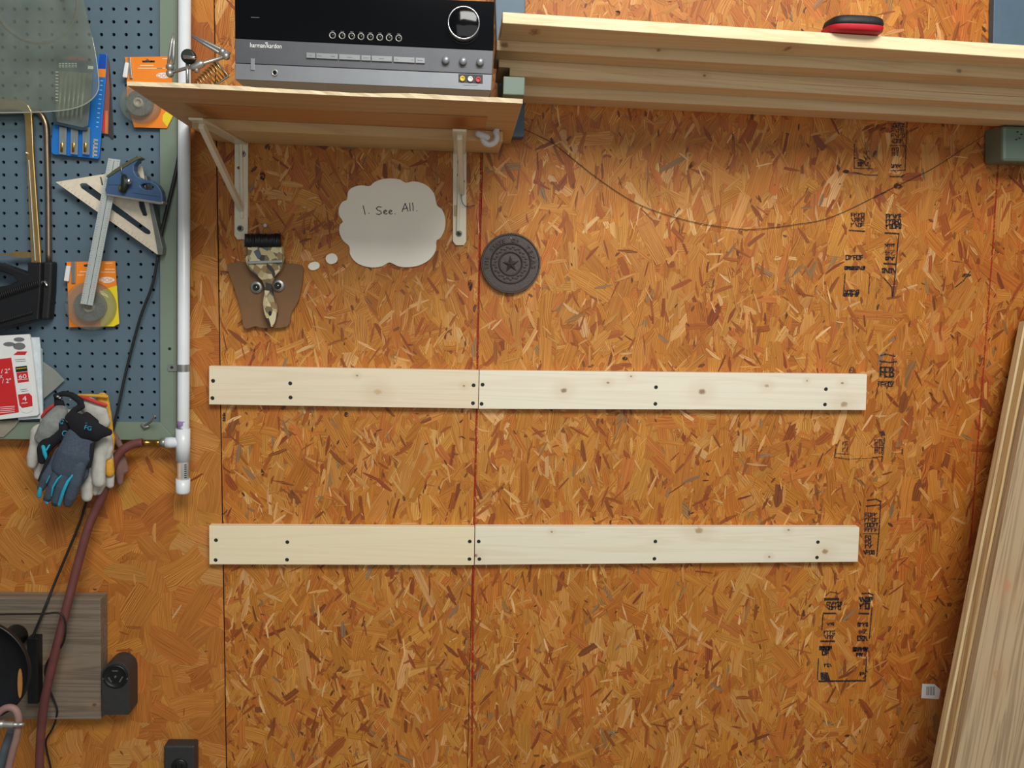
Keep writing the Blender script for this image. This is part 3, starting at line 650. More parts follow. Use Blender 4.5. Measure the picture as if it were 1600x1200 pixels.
for u, v in ((188, 796), (292, 788)):
    c = P(*K6(u, v), .016); r = 9.6 * S(.02)
    o = G().lathe(c, [(r, -.002), (r, .001), (r * .95, .0022), (r * .45, .0022)], 28).build('washer_eye', m_steel, t)
    G().lathe(c + Vector((0, -.002, 0)), [(r * .52, 0), (r * .52, .004), (r * .4, .0055), (r * .3, .0055), (r * .26, .003)], 18).build('bolt_head', m_screw, o)
    G().lathe(c + Vector((0, -.0045, 0)), [(r * .22, 0), (r * .2, .0012), (.0003, .0014)], 12).build('bolt_centre', m_chrome, o)
G().tube(PP([K6(208, 540) + (.03,), K6(222, 515) + (.016,), K6(235, 500) + (.007,), K6(250, 514) + (.016,), K6(262, 540) + (.03,)]), .0007, 6).build('hanging_wire', m_steel, t)
g = G().lathe(P(*K6(235, 500), 0), [(.0012, 0), (.0012, .011), (.0034, .011), (.0034, .0125)], 12); tag(g.build('nail', m_steel, None, 0, P(*K6(235, 500), 0)), 'small nail that holds the paintbrush face', 'nail')

cloud = [(730, 310), (752, 292), (790, 277), (830, 273), (875, 278), (905, 294), (945, 287), (1000, 303), (1040, 345), (1055, 402), (1080, 424), (1095, 470), (1090, 522), (1070, 560), (1052, 574), (1049, 618), (1020, 662), (972, 690), (920, 700), (870, 696), (826, 677), (790, 696), (740, 701), (690, 690), (655, 667), (636, 635), (633, 600), (603, 572), (585, 532), (588, 497), (602, 480), (584, 450), (584, 412), (600, 386), (622, 374), (627, 338), (650, 316), (690, 306)]
t = thing('thought_bubble', 'large cream cloud-shaped card with handwritten words beside the bracket', 'sign', P(*K6(830, 700), 0))
G().prism(sm2([K6(*p) for p in cloud], 3, True), .006, .0035).build('cloud_card', m_bub, t, .0006)
g = G(); dW = .0063
for st in [[(700, 405), (705, 425), (709, 446)], [(727, 441), (728.5, 442)], [(787, 411), (772, 409), (763, 417), (770, 426), (784, 431), (788, 441), (776, 447), (763, 444)],
           [(798, 436), (808, 434), (813, 429), (806, 425), (799, 431), (800, 441), (808, 445), (816, 442)], [(823, 436), (833, 434), (838, 429), (831, 425), (824, 431), (825, 441), (833, 445), (840, 442)], [(852, 443), (853.5, 444)],
           [(887, 433), (894, 412), (902, 393), (908, 410), (916, 431)], [(890, 421), (912, 416)], [(923, 392), (925, 410), (926, 430)], [(937, 391), (940, 410), (940, 429)], [(957, 428), (958.5, 429)]]:
    g.stroke([K6(*p) for p in st], 1.25, dW)
lab(g.build('handwriting', m_pblack, t), 'black pen words I. See. All.')
for u, v, a, b, l in ((548, 659, 29, 26, 'small white card dot nearest the cloud-shaped card'), (463, 694, 28, 20.5, 'smaller white card dot nearest the paintbrush face')):
    x, y = K6(u, v); g = G().prism([(x + a * .325 * math.cos(q) + .3 * math.sin(3 * q), y + b * .325 * math.sin(q) - 1.2 * math.cos(q) * (1 if u < 500 else .3)) for q in [k * PI / 12 for k in range(24)]], .005, .003)
    tag(g.build('bubble_dot', m_bub, None, .0005, P(x, y + 7, 0)), l, 'sign', 'small dots of the thought bubble')

cx, cy = 797.5, 411.5; dm = .012; c = P(cx, cy, 0); r = 46.3 * S(.012)
t = thing('round_plaque', 'round dark cast-iron plaque with a star, right of the bracket', 'plaque', P(cx, cy + 46, 0))
G().lathe(c, [(r * .97, .002), (r, .004), (r, .011), (r * .985, .0135), (r * .955, .0135), (r * .935, .0105), (r * .69, .0105), (r * .68, .0125), (r * .66, .0134), (r * .64, .0125), (r * .63, .0100), (r * .42, .0100), (r * .41, .0126), (r * .385, .0134), (r * .36, .0125), (r * .35, .0092), (.0005, .0095)], 96, smooth=False).build('disc', m_iron, t)
g = G(); s = [(cx + .5 + 46.3 * (.30 if k % 2 == 0 else .125) * math.sin(k * PI / 5 - .06), cy + 1.5 - 46.3 * (.30 if k % 2 == 0 else .125) * math.cos(k * PI / 5 - .06)) for k in range(10)]
pts = [P(x, y, .0097) for x, y in s]; g.add(pts + [P(cx + .5, cy + 1.5, .0155)], [(k, (k + 1) % 10, 10) for k in range(10)]); g.build('star', m_iron, t)
g = G()
def arc_text(txt, a0, a1, rr, h):
    for k, ch in enumerate(txt):
        a = a0 + (a1 - a0) * k / max(1, len(txt) - 1)
        if ch != ' ': 
            x = cx + rr * math.sin(math.radians(a)); y = cy - rr * math.cos(math.radians(a)); 
            for dd in (.0140, .0134, .0128, .0120): g.text(ch, x, y, h, dd, a)
arc_text('THE', -100, -75, 46.3 * .80, 6.4); arc_text('STATE', -52, -16, 46.3 * .79, 6.4); arc_text('OF', 8, 18, 46.3 * .79, 5.5); arc_text('TEXAS', 48, 98, 46.3 * .79, 6.8)
lab(g.build('raised_lettering', m_iron, t), 'raised words THE STATE OF TEXAS')
g = G()
for k in range(34):
    a = math.radians(k * 360 / 34); rr = 46.3 * (.50 + .05 * (k % 2)); x, y = cx + rr * math.sin(a), cy - rr * math.cos(a)
    q = P(x, y, .0105); g.ball(q, .0030, .0016, .0018, 8)
g.build('wreath', m_iron, t)
G().lathe(P(798.5, 372.7, .0105), [(.0014, 0), (.0013, .0015), (.0003, .0018)], 10).build('nail_head', m_chrome, t)

# ================================================================== LUMBER RACK
def post(q, d, label, arm=None):
    x = (q[0][0] + q[1][0]) / 2; t = thing('lumber_bracket', label, 'bracket', P(x, q[2][1], 0), 'painted wooden brackets under the lumber')
    G().prism(q, d, d - .0025).build('upright', m_blue_post, t, .0015)
    return t
t = post([(768, -160), (822, -160), (819, 214), (781, 214)], .04, 'blue-grey wooden bracket beside the right end of the shelf')
a0 = P(786.5, 119, .30); a1 = P(819.5, 149, .30)
zt_arm = a0.z
G().box(a0.x, a1.x, -.30, -.041, a1.z, a0.z).build('arm', m_gr2, t, .0015)
g = G().hexa([(a0.x + .008, -.16, a1.z), (a1.x - .004, -.16, a1.z), (a1.x - .004, -.041, a1.z), (a0.x + .008, -.041, a1.z)], [(a0.x + .008, -.06, P(800, 214, .04).z + .01), (a1.x - .004, -.06, P(800, 214, .04).z + .01), (a1.x - .004, -.041, P(800, 214, .04).z + .01), (a0.x + .008, -.041, P(800, 214, .04).z + .01)])
g.build('gusset', m_gr2, t, .001)
t2 = thing('lumber_bracket', 'grey-green wooden bracket at the right edge under the stacked lumber', 'bracket', P(1590, 252, 0), 'painted wooden brackets under the lumber')
G().prism([(1556, -160), (1650, -160), (1655, 120), (1551, 120)], .018, .0155).build('upright', m_blue_post, t2, .001)
G().prism([(1567, 196), (1640, 198), (1640, 254), (1567, 252)], .066, .0635).build('lower_block', m_gr2, t2, .006)
g = G()
for x, y in ((1590, 206), (1596, 210), (1593, 216), (1588, 218)): g.prism(circ(x, y, 2.2, 8, 1.2), .0662, .0005)
g.build('screw_mark', m_pblack, t2)
# stacked boards: (left px of front bottom edge, right px), front distance left/right, height, depth
def lumber(xl, yl, dl, xr, yr, drr, tpx_l, tpx_r, wdt, label, tone, kn=(), ext=1.42, under=None):
    a = P(xl, yl, dl); b = P(xr, yr, drr); at = P(xl, yl - tpx_l, dl); bt = P(xr, yr - tpx_r, drr)
    at.x = a.x; bt.x = b.x
    b = a + (b - a) * ext; bt = at + (bt - at) * ext
    m = WOOD('fir_lumber', tone[0], tone[1], 'x', 30, .32, .55, kn, fine=.35)
    g = G().hexa([a, b, bt, at], [Vector((p.x, max(p.y, -9) + wdt, p.z)) for p in (a, b, bt, at)])
    return tag(g.build('lumber_board', m, None, .0012, (a + b) / 2), label, 'board', 'long boards stacked on the brackets')
LT = ((232, 204, 158), (204, 156, 100)); LB = ((226, 182, 130), (186, 128, 78))
lumber(815, 149.5, .115, 1600, 188.5, .115, 17.2, 15.2, .072, 'lowest board of the stacked lumber, set furthest back', LT)
lumber(796, 118.6, .188, 1600, 164.6, .1685, 13.5, 13, .135, 'fourth board down in the lumber stack, starting a little right of the third', ((236, 210, 164), (206, 160, 104)))
lumber(779, 104.7, .189, 1600, 151.2, .1690, 12.5, 13, .135, 'third board down in the lumber stack, end sticking out left', ((236, 206, 160), (206, 154, 104)), [(P(1101, 118, .182), .003)])
lumber(776, 78.6, .25, 1600, 124.6, .241, 16.5, 18.5, .14, 'second board down in the lumber stack, knotted near its left end', LT, [(P(788, 70, .25), .006, (110, 74, 60)), (P(1500, 110, .245), .005, (120, 100, 96)), (P(1030, 78, .25), .004)])
lumber(785, 36, .3526, 1600, 91.6, .308, 17.5, 21, .16, 'topmost pale board of the lumber stack, brightest edge', ((246, 224, 180), (220, 176, 120)), [(P(835, 55, .31), .010, (128, 70, 50)), (P(1230, 78, .29), .006)])
# red and black sleeve on the top board
pa = P(1325, 55, .325); 
t = thing('can_sleeve', 'flat red and black fabric sleeve lying on the top board', 'sleeve', pa)
bz = P(1325, 53, .285).z
def sq_ring(z, kx, ky, cx_, cy_): return [Vector((cx_ + kx * math.copysign(abs(math.cos(q)) ** .6, math.cos(q)), cy_ + ky * math.copysign(abs(math.sin(q)) ** .6, math.sin(q)), z)) for q in [k * 2 * PI / 28 for k in range(28)]]
def rings(g, rr):
    n = len(rr[0]); vs = [p for r_ in rr for p in r_]; fs = [tuple(range(n - 1, -1, -1)), tuple(range((len(rr) - 1) * n, len(rr) * n))]
    for i in range(len(rr) - 1):
        for k in range(n): fs.append((i * n + k, i * n + (k + 1) % n, i * n + n + (k + 1) % n, i * n + n + k))
    return g.add(vs, fs, True)
cx_ = P(1326, 50, .3).x; cy_ = -.312
z0 = P(1326, 51.2, .327).z
rings(G(), [sq_ring(z0 + z, .046 * k, .034 * k, cx_, cy_) for z, k in ((0, .9), (.003, .98), (.008, 1), (.0095, 1.0))]).build('red_band', m_redfoam, t)
rings(G(), [sq_ring(z0 + z, .046 * k, .034 * k, cx_ + .001, cy_) for z, k in ((.0095, .96), (.015, .98), (.021, .94), (.024, .84))]).build('black_band', m_rubber, t)

# drooping wire
g = G().tube(smooth_path(PP([(819, 202, .03), (845, 214, .006), (870, 228, .004), (933, 278, .004), (1000, 320, .004), (1080, 346, .004), (1150, 357, .004), (1180, 358, .004), (1240, 351, .004), (1302, 338, .004), (1398, 292, .004), (1454, 265, .004), (1500, 236, .006), (1537, 212, .03)]), 6), .0006, 6)
tag(g.build('hanging_wire', m_wire, None, 0, P(1180, 358, .004)), 'thin dark wire drooping across the wall below the lumber', 'wire')
# barcode sticker
t = thing('barcode_sticker', 'little white barcode sticker near the leaning boards', 'sticker', P(1454, 1093, 0))
G().prism([(1441, 1068.5), (1460, 1069), (1469.5, 1077.5), (1467, 1092.5), (1439.5, 1091)], .0028, .0006).build('label', m_white, t)
g = G()
for i in range(9): x = 1447.5 + i * 1.6; g.stroke([(x, 1073), (x - .3, 1086)], .9 if i % 3 else .5, .0029)
g.build('barcode', m_greyp, t)

# ================================================================== LEANING BOARDS
eb = P(1492, 1200, .25); et = P(1600, 648, .12); dirv = (et - eb)
ax = dirv.normalized(); k0 = -(eb.z - .002) / ax.z; lo = eb + ax * k0
hi = eb + ax * (.25 - .078) / ax.y
side = Vector((1, 0, 0)); side = (side - ax * side.dot(ax)).normalized(); nrm = ax.cross(side).normalized()
if nrm.y < 0: nrm = -nrm
def lean(off, left, wd, label, tone, kn=(), top=0.0, ylw=.019):
    a = lo + nrm * off - side * left; b = hi + nrm * off - side * left + ax * top
    m = WOOD('weathered_board', tone[0], tone[1], 'z', 34, .55, .6, kn, tuple(ax.rotation_difference(Vector((0, 0, 1))).to_euler('XYZ')), .6)
    tt = nrm * ylw
    g = G().hexa([a, a + side * wd, b + side * wd, b], [a + tt, a + side * wd + tt, b + side * wd + tt, b + tt])
    return tag(g.build('leaning_board', m, None, .001, (a.x, a.y, 0)), label, 'board', 'boards leaning on the wall at the right')
GREY = ((186, 160, 124), (126, 100, 74))
lean(0, 0, .20, 'front leaning board with a broad weathered grey face', GREY, [(P(1566, 912, .17), .012, (190, 128, 98)), (P(1573, 934, .165), .0032, (30, 26, 24)), (P(1555, 938, .17), .003, (40, 34, 30)), (P(1548, 1050, .2), .01, (166, 130, 90))])
lean(.0215, .004, .19, 'middle leaning board, seen only by its tan edge', ((206, 176, 124), (150, 108, 72)), top=0)
lean(.043, .008, .19, 'rearmost leaning board with a pale edge next to the wall', ((214, 190, 144), (160, 118, 80)), top=-.03)

# ================================================================== PEGBOARD
pb = thing('pegboard', 'blue-grey pegboard panel in a sage green frame on the left', 'pegboard', P(120, 686, 0))
dp = .028
nc, nr = 21, 45
def peg_px(i, j):   # i columns leftwards from the right, j rows up from the bottom
    fx = i; fy = j
    x = 241.5 - 19.35 * i - .0 * j; y = 652.5 - 19.95 * j
    x += (652 - y) * -.0095; return x, y + (x - 200) * .0
g = G()
cols_, ri = nc, .62
for i in range(nc):
    for j in range(nr):
        x, y = peg_px(i, j); x2, y2 = peg_px(i + 1, j + 1)
        hx, hy = 19.35 / 2, 19.95 / 2; c = P(x, y, dp); cs = [P(x - hx, y - hy, dp), P(x + hx, y - hy, dp), P(x + hx, y + hy, dp), P(x - hx, y + hy, dp)]
        rr = 2.55 * S(dp); m = 8
        ring = [c + Vector((rr * math.cos(math.radians(-157.5 + 45 * k)), 0, -rr * math.sin(math.radians(-157.5 + 45 * k)))) for k in range(8)]
        rb = [p + Vector((0, .005, 0)) for p in ring]; b = len(g.v)
        g.v += cs + ring + rb
        # corners: 0 TL,1 TR,2 BR,3 BL ; ring starts at angle -157.5 (left-up)
        quads = [(0, 5, 4), (0, 1, 6, 5), (1, 7, 6), (1, 2, 8, 7), (2, 9, 8), (2, 3, 10, 9), (3, 11, 10), (3, 0, 4, 11)]
        for f in quads: g.f.append(tuple(q + b for q in f)); g.sm.append(False)
        for k in range(8):
            k2 = (k + 1) % 8; g.f.append((b + 4 + k, b + 4 + k2, b + 12 + k2, b + 12 + k)); g.sm.append(False)
g.prism([(peg_px(0, 0)[0] + 9.6, 668), (262, 668), (262, -190), (peg_px(0, 42)[0] + 9.6, -190)], dp, .004)
o = g.build('perforated_panel', m_peg, pb)
G().prism([(-190, -190), (277, -190), (275.5, 664), (-190, 664)], .012, .004).build('hole_shade_sheet', M('painted_hole_shade', (30, 32, 34), .9), pb)  # dark sheet added to paint the shade seen through the holes
G().prism([(249, -190), (277.5, -190), (275.5, 688), (250, 660)], .036, .034).build('frame_rail', m_green, pb, .001)
G().prism([(-190, 658.5), (250, 660), (275.5, 688), (-190, 685)], .036, .034).build('frame_rail', m_green, pb, .001)
c = P(265, 545, .036); G().lathe(c, [(.0032, 0), (.003, .0004)], 10).build('screw', m_screw, pb)
# fold-over hook pin on the lower rail
c = P(226, 665, .036)
t = thing('peg_hook', 'small metal hook pin on the lower rail of the pegboard frame', 'hook', c)
G().tube([P(226, 665, .037), P(236, 659, .055), P(242, 650.5, .07)], .0022, 8, rnd=True).build('pin', m_steel, t)
G().tube([P(222, 664, .038), P(226, 668, .042), P(232, 666, .04)], .003, 8, rnd=True).build('base', m_steel, t)

# ================================================================== PVC PIPE
t = thing('pvc_pipe', 'white PVC air pipe with tee and end cap running down beside the pegboard', 'pipe', P(286, 770, 0))
dpp = .05; pr = 9.0 * S(dpp)
top_ = P(289, -170, dpp); bt_ = P(286.2, 750, dpp)
G().tube([top_, P(286.5, 660, dpp), bt_], pr, 24).build('pipe', m_pvc, t)
tr = 10.8 * S(dpp)
G().tube([P(286, 670, dpp), P(286, 719.5, dpp)], tr, 24).build('tee_fitting', m_pvc, t)
G().tube([P(284, 691.5, dpp), P(276, 691.5, dpp), P(268, 691.5, dpp), P(259.5, 691.5, dpp)], [tr * .8, tr * .74, tr * .8, tr * .8], 20).build('tee_branch', m_pvc, t)
G().tube([P(286, 748, dpp), P(285.8, 768, dpp), P(285.8, 770.5, dpp)], [tr, tr, tr * .9], 24).build('end_cap', m_pvc, t)
G().tube([P(259.5, 691.5, dpp), P(251, 691.5, dpp)], tr * .66, 6).build('steel_nut', m_steel, t)
G().tube([P(286.4, 657, dpp), P(286.3, 669.5, dpp)], pr * 1.005, 24).build('primer_stain', INK('purple_primer', (150, 120, 170), .5, 60, .1), t)
def cyl_patch(ca, a0, a1, y0, y1, mat, name, kk=1.01):
    g = G(); n = 8; vs = []
    for yy in (y0, y1):
        c = P(286.2, yy, dpp)
        for k in range(n + 1):
            a = math.radians(a0 + (a1 - a0) * k / n); vs.append(c + Vector((math.cos(a) * pr * kk, -math.sin(a) * pr * kk, 0)))
    g.add(vs, [(k, k + 1, n + 2 + k, n + 1 + k) for k in range(n)], True); return g.build(name, mat, t)
cyl_patch(0, 95, 160, 722, 748, M('faded_orange_print', (226, 190, 160), .5), 'print_band')
for k in range(7): cyl_patch(0, 40, 62, 724 + k * 3.3, 725.6 + k * 3.3, m_pblack, 'printed_text', 1.015)
g = G().tube([P(284, y, dpp) + Vector((.006, -.0145, 0)) for y in (695, 712)], .0008, 4)
# strap
g = G(); vs = []
for yy in (569, 580):
    c = P(286.6, yy, dpp)
    for k in range(13):
        a = math.radians(180 - 180 * k / 12); vs.append(c + Vector((math.cos(a) * pr * 1.06, -math.sin(a) * pr * 1.06, 0)))
g.add(vs, [(k, k + 1, 14 + k, 13 + k) for k in range(12)], True)
g.prism(circ(268, 574.5, 6, 14, 6) if False else [(263, 569), (277, 569), (277, 580), (263, 580), (261.5, 574.5)], .0385, .002); g.build('pipe_strap', m_steel, t)
G().lathe(P(268.5, 574, .0385), [(.003, 0), (.0028, .001)], 10).build('strap_screw', m_screw, t)

# ================================================================== HOSES AND CORDS
t = thing('air_hose', 'maroon rubber air hose from the brass fitting down past the gloves', 'hose', P(65, 1230, .03))
hp = PP([(223, 691.5, .05), (208, 694, .05), (192, 703, .052), (180, 718, .052), (172, 740, .05), (160, 775, .05), (148, 800, .05), (136, 830, .055), (118, 895, .062), (104.5, 947, .072), (94, 990, .078), (85.5, 1023, .08), (75, 1068, .08), (68, 1105, .075), (63, 1160, .07), (61, 1230, .07)])
G().tube(smooth_path(hp, 6), 6.6 * S(.05), 14).build('hose', m_maroon, t)
G().tube([P(250.8, 691.5, dpp), P(243, 691.5, dpp), P(242.5, 691.5, dpp), P(231, 691.5, dpp), P(230, 691.5, dpp), P(221, 691.5, dpp)], [.0048, .0048, .0036, .0036, .0046, .0046], 12).build('brass_fitting', m_brass, t)
g = G().tube(smooth_path(PP([(282, 225, .028), (277, 259, .040), (264, 315, .045), (250, 374, .046), (247, 401, .045)]), 5), 2.9 * S(.05), 8)
g.tube(smooth_path(PP([(247, 399, .045), (238, 446, .045), (219, 497, .045), (198, 576, .042), (176, 673, .045), (155, 730, .03), (133, 789, .02), (123.5, 820, .02), (88, 905, .03), (70, 950, .048), (47.5, 1004, .055)]), 5), 2.1 * S(.045), 8)
tag(g.build('extension_cable', m_rubber, None, 0, P(47, 1004, .05)), 'black cord running diagonally across the pegboard down to the reel', 'cord')
g = G().tube(smooth_path([P(*K4(u, v), d_) for u, v, d_ in ((-100, 450, .1), (0, 442, .1), (200, 440, .1), (285, 434, .1), (318, 465, .1), (322, 540, .095), (300, 605, .08), (245, 660, .05), (222, 720, .045), (240, 800, .045), (268, 870, .045), (282, 925, .043), (262, 1000, .02), (228, 1060, .01), (232, 1120, .01), (252, 1210, .01), (250, 1300, .01))], 5), 1.6 * S(.06), 8)
tag(g.build('speaker_cable', m_rubber, None, 0, P(85, 1230, .01)), 'thin black cord looping over the maroon hose on the grey board', 'cord')

# ================================================================== MOUNTING BOARD, REEL, SOCKETS
m_gb = WOOD('weathered_grey_board', (134, 120, 102), (92, 76, 62), 'x', 34, .5, .7, [(P(*K4(240, 700), .038), .012, (60, 46, 40)), (P(*K4(465, 888), .038), .005, (40, 34, 30))], fine=.9)
g = G().prism([(-150, 934), (156.8, 935.6), (158, 1124), (-150, 1124)], .038, .0355)
tag(g.build('mounting_board', m_gb, None, .0015, P(60, 1124, 0)), 'thick weathered grey board fixed to the wall behind the black reel', 'board')
t = thing('hose_reel', 'black round hose reel cut off by the left edge of the picture', 'hose reel', P(20, 1135, .038))
G().prism([K4(130, 560), K4(185, 560), K4(188, 885), K4(135, 885)], .062, .022).build('reel_bracket', m_black, t, .002)
c = P(-38, 1046, .20); r = 86 * S(.2)
prof = [(r * .2, -.03), (r * .78, -.03), (r * .97, -.006), (r, .004), (r * .985, .007), (r * .94, .002), (r * .8, -.01), (r * .55, -.022), (r * .2, -.022)]
G().lathe(c, prof, 64).build('reel_flange', m_black, t)
G().lathe(c + Vector((0, .10, 0)), [(r * .22, -.05), (r * .22, .075)], 32).build('reel_drum', m_black, t)
g = G().prism(circ(31, 1068, 3.6, 18, 23), .205, .002); lab(g.build('rim_slot', M('worn_orange_edge', (176, 120, 60), .5), t), 'narrow orange slot in the rim')
t = thing('coiled_hose', 'dusty pink hose end with a metal coupler in front of the reel', 'hose', P(5, 1200, .22))
G().tube(smooth_path([P(*K4(u, v), .235) for u, v in ((-60, 990), (-10, 930), (35, 902), (75, 912), (92, 960), (84, 1040), (62, 1120), (42, 1210), (30, 1320))], 6), 5.6 * S(.24), 14).build('hose', m_pinkh, t)
G().tube([P(*K4(-30, 983), .245), P(*K4(20, 984), .245), P(*K4(22, 984), .245), P(*K4(66, 986), .245), P(*K4(68, 986), .245), P(*K4(95, 986), .245), P(*K4(120, 984), .245)], [.0075, .0075, .0058, .0058, .0042, .0042, .0025], 14).build('metal_coupler', m_steel, t)
g = G().tube(smooth_path([P(*K4(u, v), .20) for u, v in ((60, 1010), (35, 1080), (10, 1160), (-10, 1260))], 5), 7 * S(.2), 12)
tag(g.build('grey_hose', M('blue_grey_rubber', (84, 92, 100), .6), None, 0, P(0, 1220, .19)), 'blue-grey hose behind the pink hose in the bottom left corner', 'hose')

t = thing('power_socket', 'dark arched socket box on the wall right of the grey board', 'socket', P(185, 1116, 0))
arch = circ(180.5, 1056, 21.8, 16, 21.8, 180, 360) + [(202.5, 1115), (200, 1117), (161, 1117), (158.8, 1115)]
G().prism(arch, .048, .046).build('housing', m_blk2, t, .002)
c = P(180.5, 1057, .048); r = 20 * S(.048)
o = G().lathe(c, [(r, -.001), (r, .0015), (r * .92, .003), (r * .82, .0015), (r * .78, .0005), (r * .5, .0005), (.0005, .001)], 36).build('socket_face', m_black, t)
g = G()
for k in range(3):
    a = math.radians(90 + 120 * k); p = c + Vector((math.cos(a) * r * .5, -.001, math.sin(a) * r * .5)); tx = Vector((-math.sin(a), 0, math.cos(a)))
    g.obox(p, tx * .006, Vector((0, .0007, 0)), Vector((math.cos(a), 0, math.sin(a))) * .0012)
g.build('blade_slot', m_chrome, o)
for s in (-1, 1): G().lathe(c + Vector((s * r * .93, -.001, -.004)), [(.0022, 0), (.002, .0016)], 10).build('screw', m_chrome, t)
G().lathe(c, [(.0025, 0), (.0022, .002)], 10).build('centre_pin', m_chrome, t)
t = thing('wall_outlet', 'dark grey outlet cut off by the bottom edge of the picture', 'outlet', P(280, 1262, 0))
G().prism([(255.5, 1166), (304, 1166), (304.5, 1260), (255, 1260)], .032, .03).build('cover_plate', m_blk2, t, .004, seg=3)
for yy in (1197, 1238):
    c = P(280.5, yy, .032); r = 13 * S(.03)
    o = G().lathe(c, [(r, -.001), (r, .002), (r * .9, .0035), (.0005, .0036)], 28).build('socket_face', m_black, t)
    g = G()
    for s in (-1, 1): g.obox(c + Vector((s * .006, -.0036, .002)), (.0009, 0, 0), (0, .0006, 0), (0, 0, .004))
    g.build('blade_slot', m_gloss, o)

# ================================================================== TOOLS ON THE PEGBOARD
# hacksaw
t = thing('hacksaw', 'hacksaw with flat gold-toned frame and bulky black grip at the left edge', 'saw', P(40, 516, .03))
barpts = [K1(-160, 690), K1(-20, 688), K1(90, 688), K1(150, 698), K1(195, 728), K1(218, 770), K1(224, 850), K1(232, 1060), K2(285, 812), K2(216, 812), K2(186, 180), K1(172, 880), K1(166, 800), K1(150, 770), K1(110, 762), K1(-20, 760), K1(-160, 760)]
G().prism(barpts, .054, .006).build('frame', m_gold, t, .0015)
G().prism([K2(190, 90), K2(200, 88), K2(246, 790), K2(234, 792)], .0555, .002).build('frame_rib', m_chrome, t, .0006)
G().prism([K1(-160, 772), K1(40, 776), K1(210, 772), K1(210, 786), K1(-160, 788)], .052, .004).build('top_bar', m_gold, t, .001)
G().lathe(P(*K1(182, 1066), .054), [(.003, -.001), (.003, .003), (.002, .0036)], 14).build('rivet', m_chrome, t)
G().prism([K2(-160, 744), K2(20, 742), K2(70, 736), K2(115, 722), K2(216, 730), K2(216, 766), K2(115, 766), K2(60, 752), K2(-160, 756)], .052, .0015).build('blade', m_gold, t)
hg = [(-40, 404), (0, 412), (20, 419), (43, 427), (43, 410), (64, 410), (63, 460), (60, 499), (50, 503), (0, 517), (-40, 524)]
G().prism(hg, .068, .026, [[(-30, 420), (2, 424), (20, 431), (27, 439), (12, 446), (-30, 452)]]).build('grip', m_black, t, .004, seg=3)
g = G()
for k in range(26): x = -20 + k * 3.1; y = 456 - x * .33; g.tube([P(x, y, .070), P(x + 1.4, y + 5, .071), P(x + 3, y + 11, .070)], .0011, 5)
g.build('grip_ridges', m_rubber, t)
g = G()
for k in range(24): x = -20 + k * 3.0; g.tube([P(x, 506 - x * .30, .069), P(x + 1.2, 501 - x * .30, .070)], .0011, 5)
g.build('lower_ridges', m_rubber, t)
t = thing('bow_saw', 'saw with round dull chrome tube frame hanging right of the gold one', 'saw', P(73, 500, .028))
G().tube(smooth_path(PP([(-30, 176, .0345), (20, 175, .0345), (50, 173, .0345), (62, 177, .0345), (69, 187, .0345), (73, 203, .0345), (74, 240, .0345), (75.5, 300, .0345), (76.5, 414, .0345)]), 5), 4.4 * S(.0345), 14).build('tube_frame', m_tubem, t)
G().prism([(64.5, 409), (81.5, 409), (80, 455), (76, 500), (64, 500)], .054, .024).build('grip', m_rubber, t, .004, seg=3)
G().tube([P(70, 440, .054), P(73, 446, .056)], .003, 8, rnd=True).build('thumb_screw', m_chrome, t)

# clear shield
t = thing('plastic_shield', 'hazy clear plastic shield hanging over the top left of the pegboard', 'shield', P(60, 176, .05))
so = [K1(-160, -160), K1(545, -160), K1(585, 20), K1(612, 140), K1(640, 260), K1(662, 370), K1(678, 480), K1(686, 570), K1(682, 625), K1(655, 672), K1(610, 712), K1(540, 745), K1(450, 765), K1(330, 776), K1(150, 782), K1(-160, 786)]
G().prism(so, .085, .0015).build('clear_sheet', m_shield, t)
G().tube([P(*p, .0855) for p in sm2(so[4:], 2)], .0011, 6).build('rim', CLEAR('rim_plastic', (240, 240, 235), .35, .1), t)
c = P(*K1(250, 0), .08); r = 60 * S(.08)
G().lathe(c, [(r * .92, .0), (r * .96, .004), (r, .004), (r * 1.03, 0)], 48, closed=False).build('round_recess', CLEAR('grey_plastic', (150, 155, 155), .75, .2), t)
G().tube([P(*K1(430, -160), .05), P(*K1(430, 10), .05)], .004, 8).build('hanger', m_black, t)

# drill bit packs
def card(pts, d, th_, name, mat, parent): return G().prism(pts, d, th_).build(name, mat, parent, .0008)
t = thing('bit_pack', 'dark plastic pack of long grey drill bits in front of the blue card', 'drill bits', P(110, 203, .04))
card([K1(408, 400), K1(640, 425), K1(646, 470), K1(604, 905), K1(560, 905), K1(376, 862), K1(366, 820), K1(396, 440)], .052, .003, 'pack_card', M('slate_card', (60, 78, 92), .5), t)
for i in range(6):
    u = 430 + i * 31; g = G().tube([P(*K1(u + 2, 508), .058), P(*K1(u - 22, 800), .058), P(*K1(u - 25, 835), .058)], [.0032, .0032, .001], 8); g.build('drill_bit', m_steel, t)
card([K1(404, 490), K1(642, 510), K1(612, 870), K1(576, 885), K1(396, 845), K1(384, 800)], .064, .001, 'clear_blister', m_clear, t)
g = G().text('BOSCH', *K1(532, 408), 6, .0525, 4, 26); lab(g.build('lettering', m_red, t), 'red lettering')
g = G()
for v in (440, 452, 464):
    for u in range(410, 530, 22): g.stroke([K1(u, v), K1(u + 12, v + 1)], 1.1, .0524)
for v in range(500, 700, 22): g.stroke([K1(388, v), K1(402, v + 1)], 1.5, .0655)
g.stroke([K1(618, 468), K1(640, 470)], 5, .0525); g.build('small_print', m_print, t)
t = thing('blue_blister_card', 'bright blue blister card with three bits and a yellow band', 'drill bits', P(118, 246, .03))
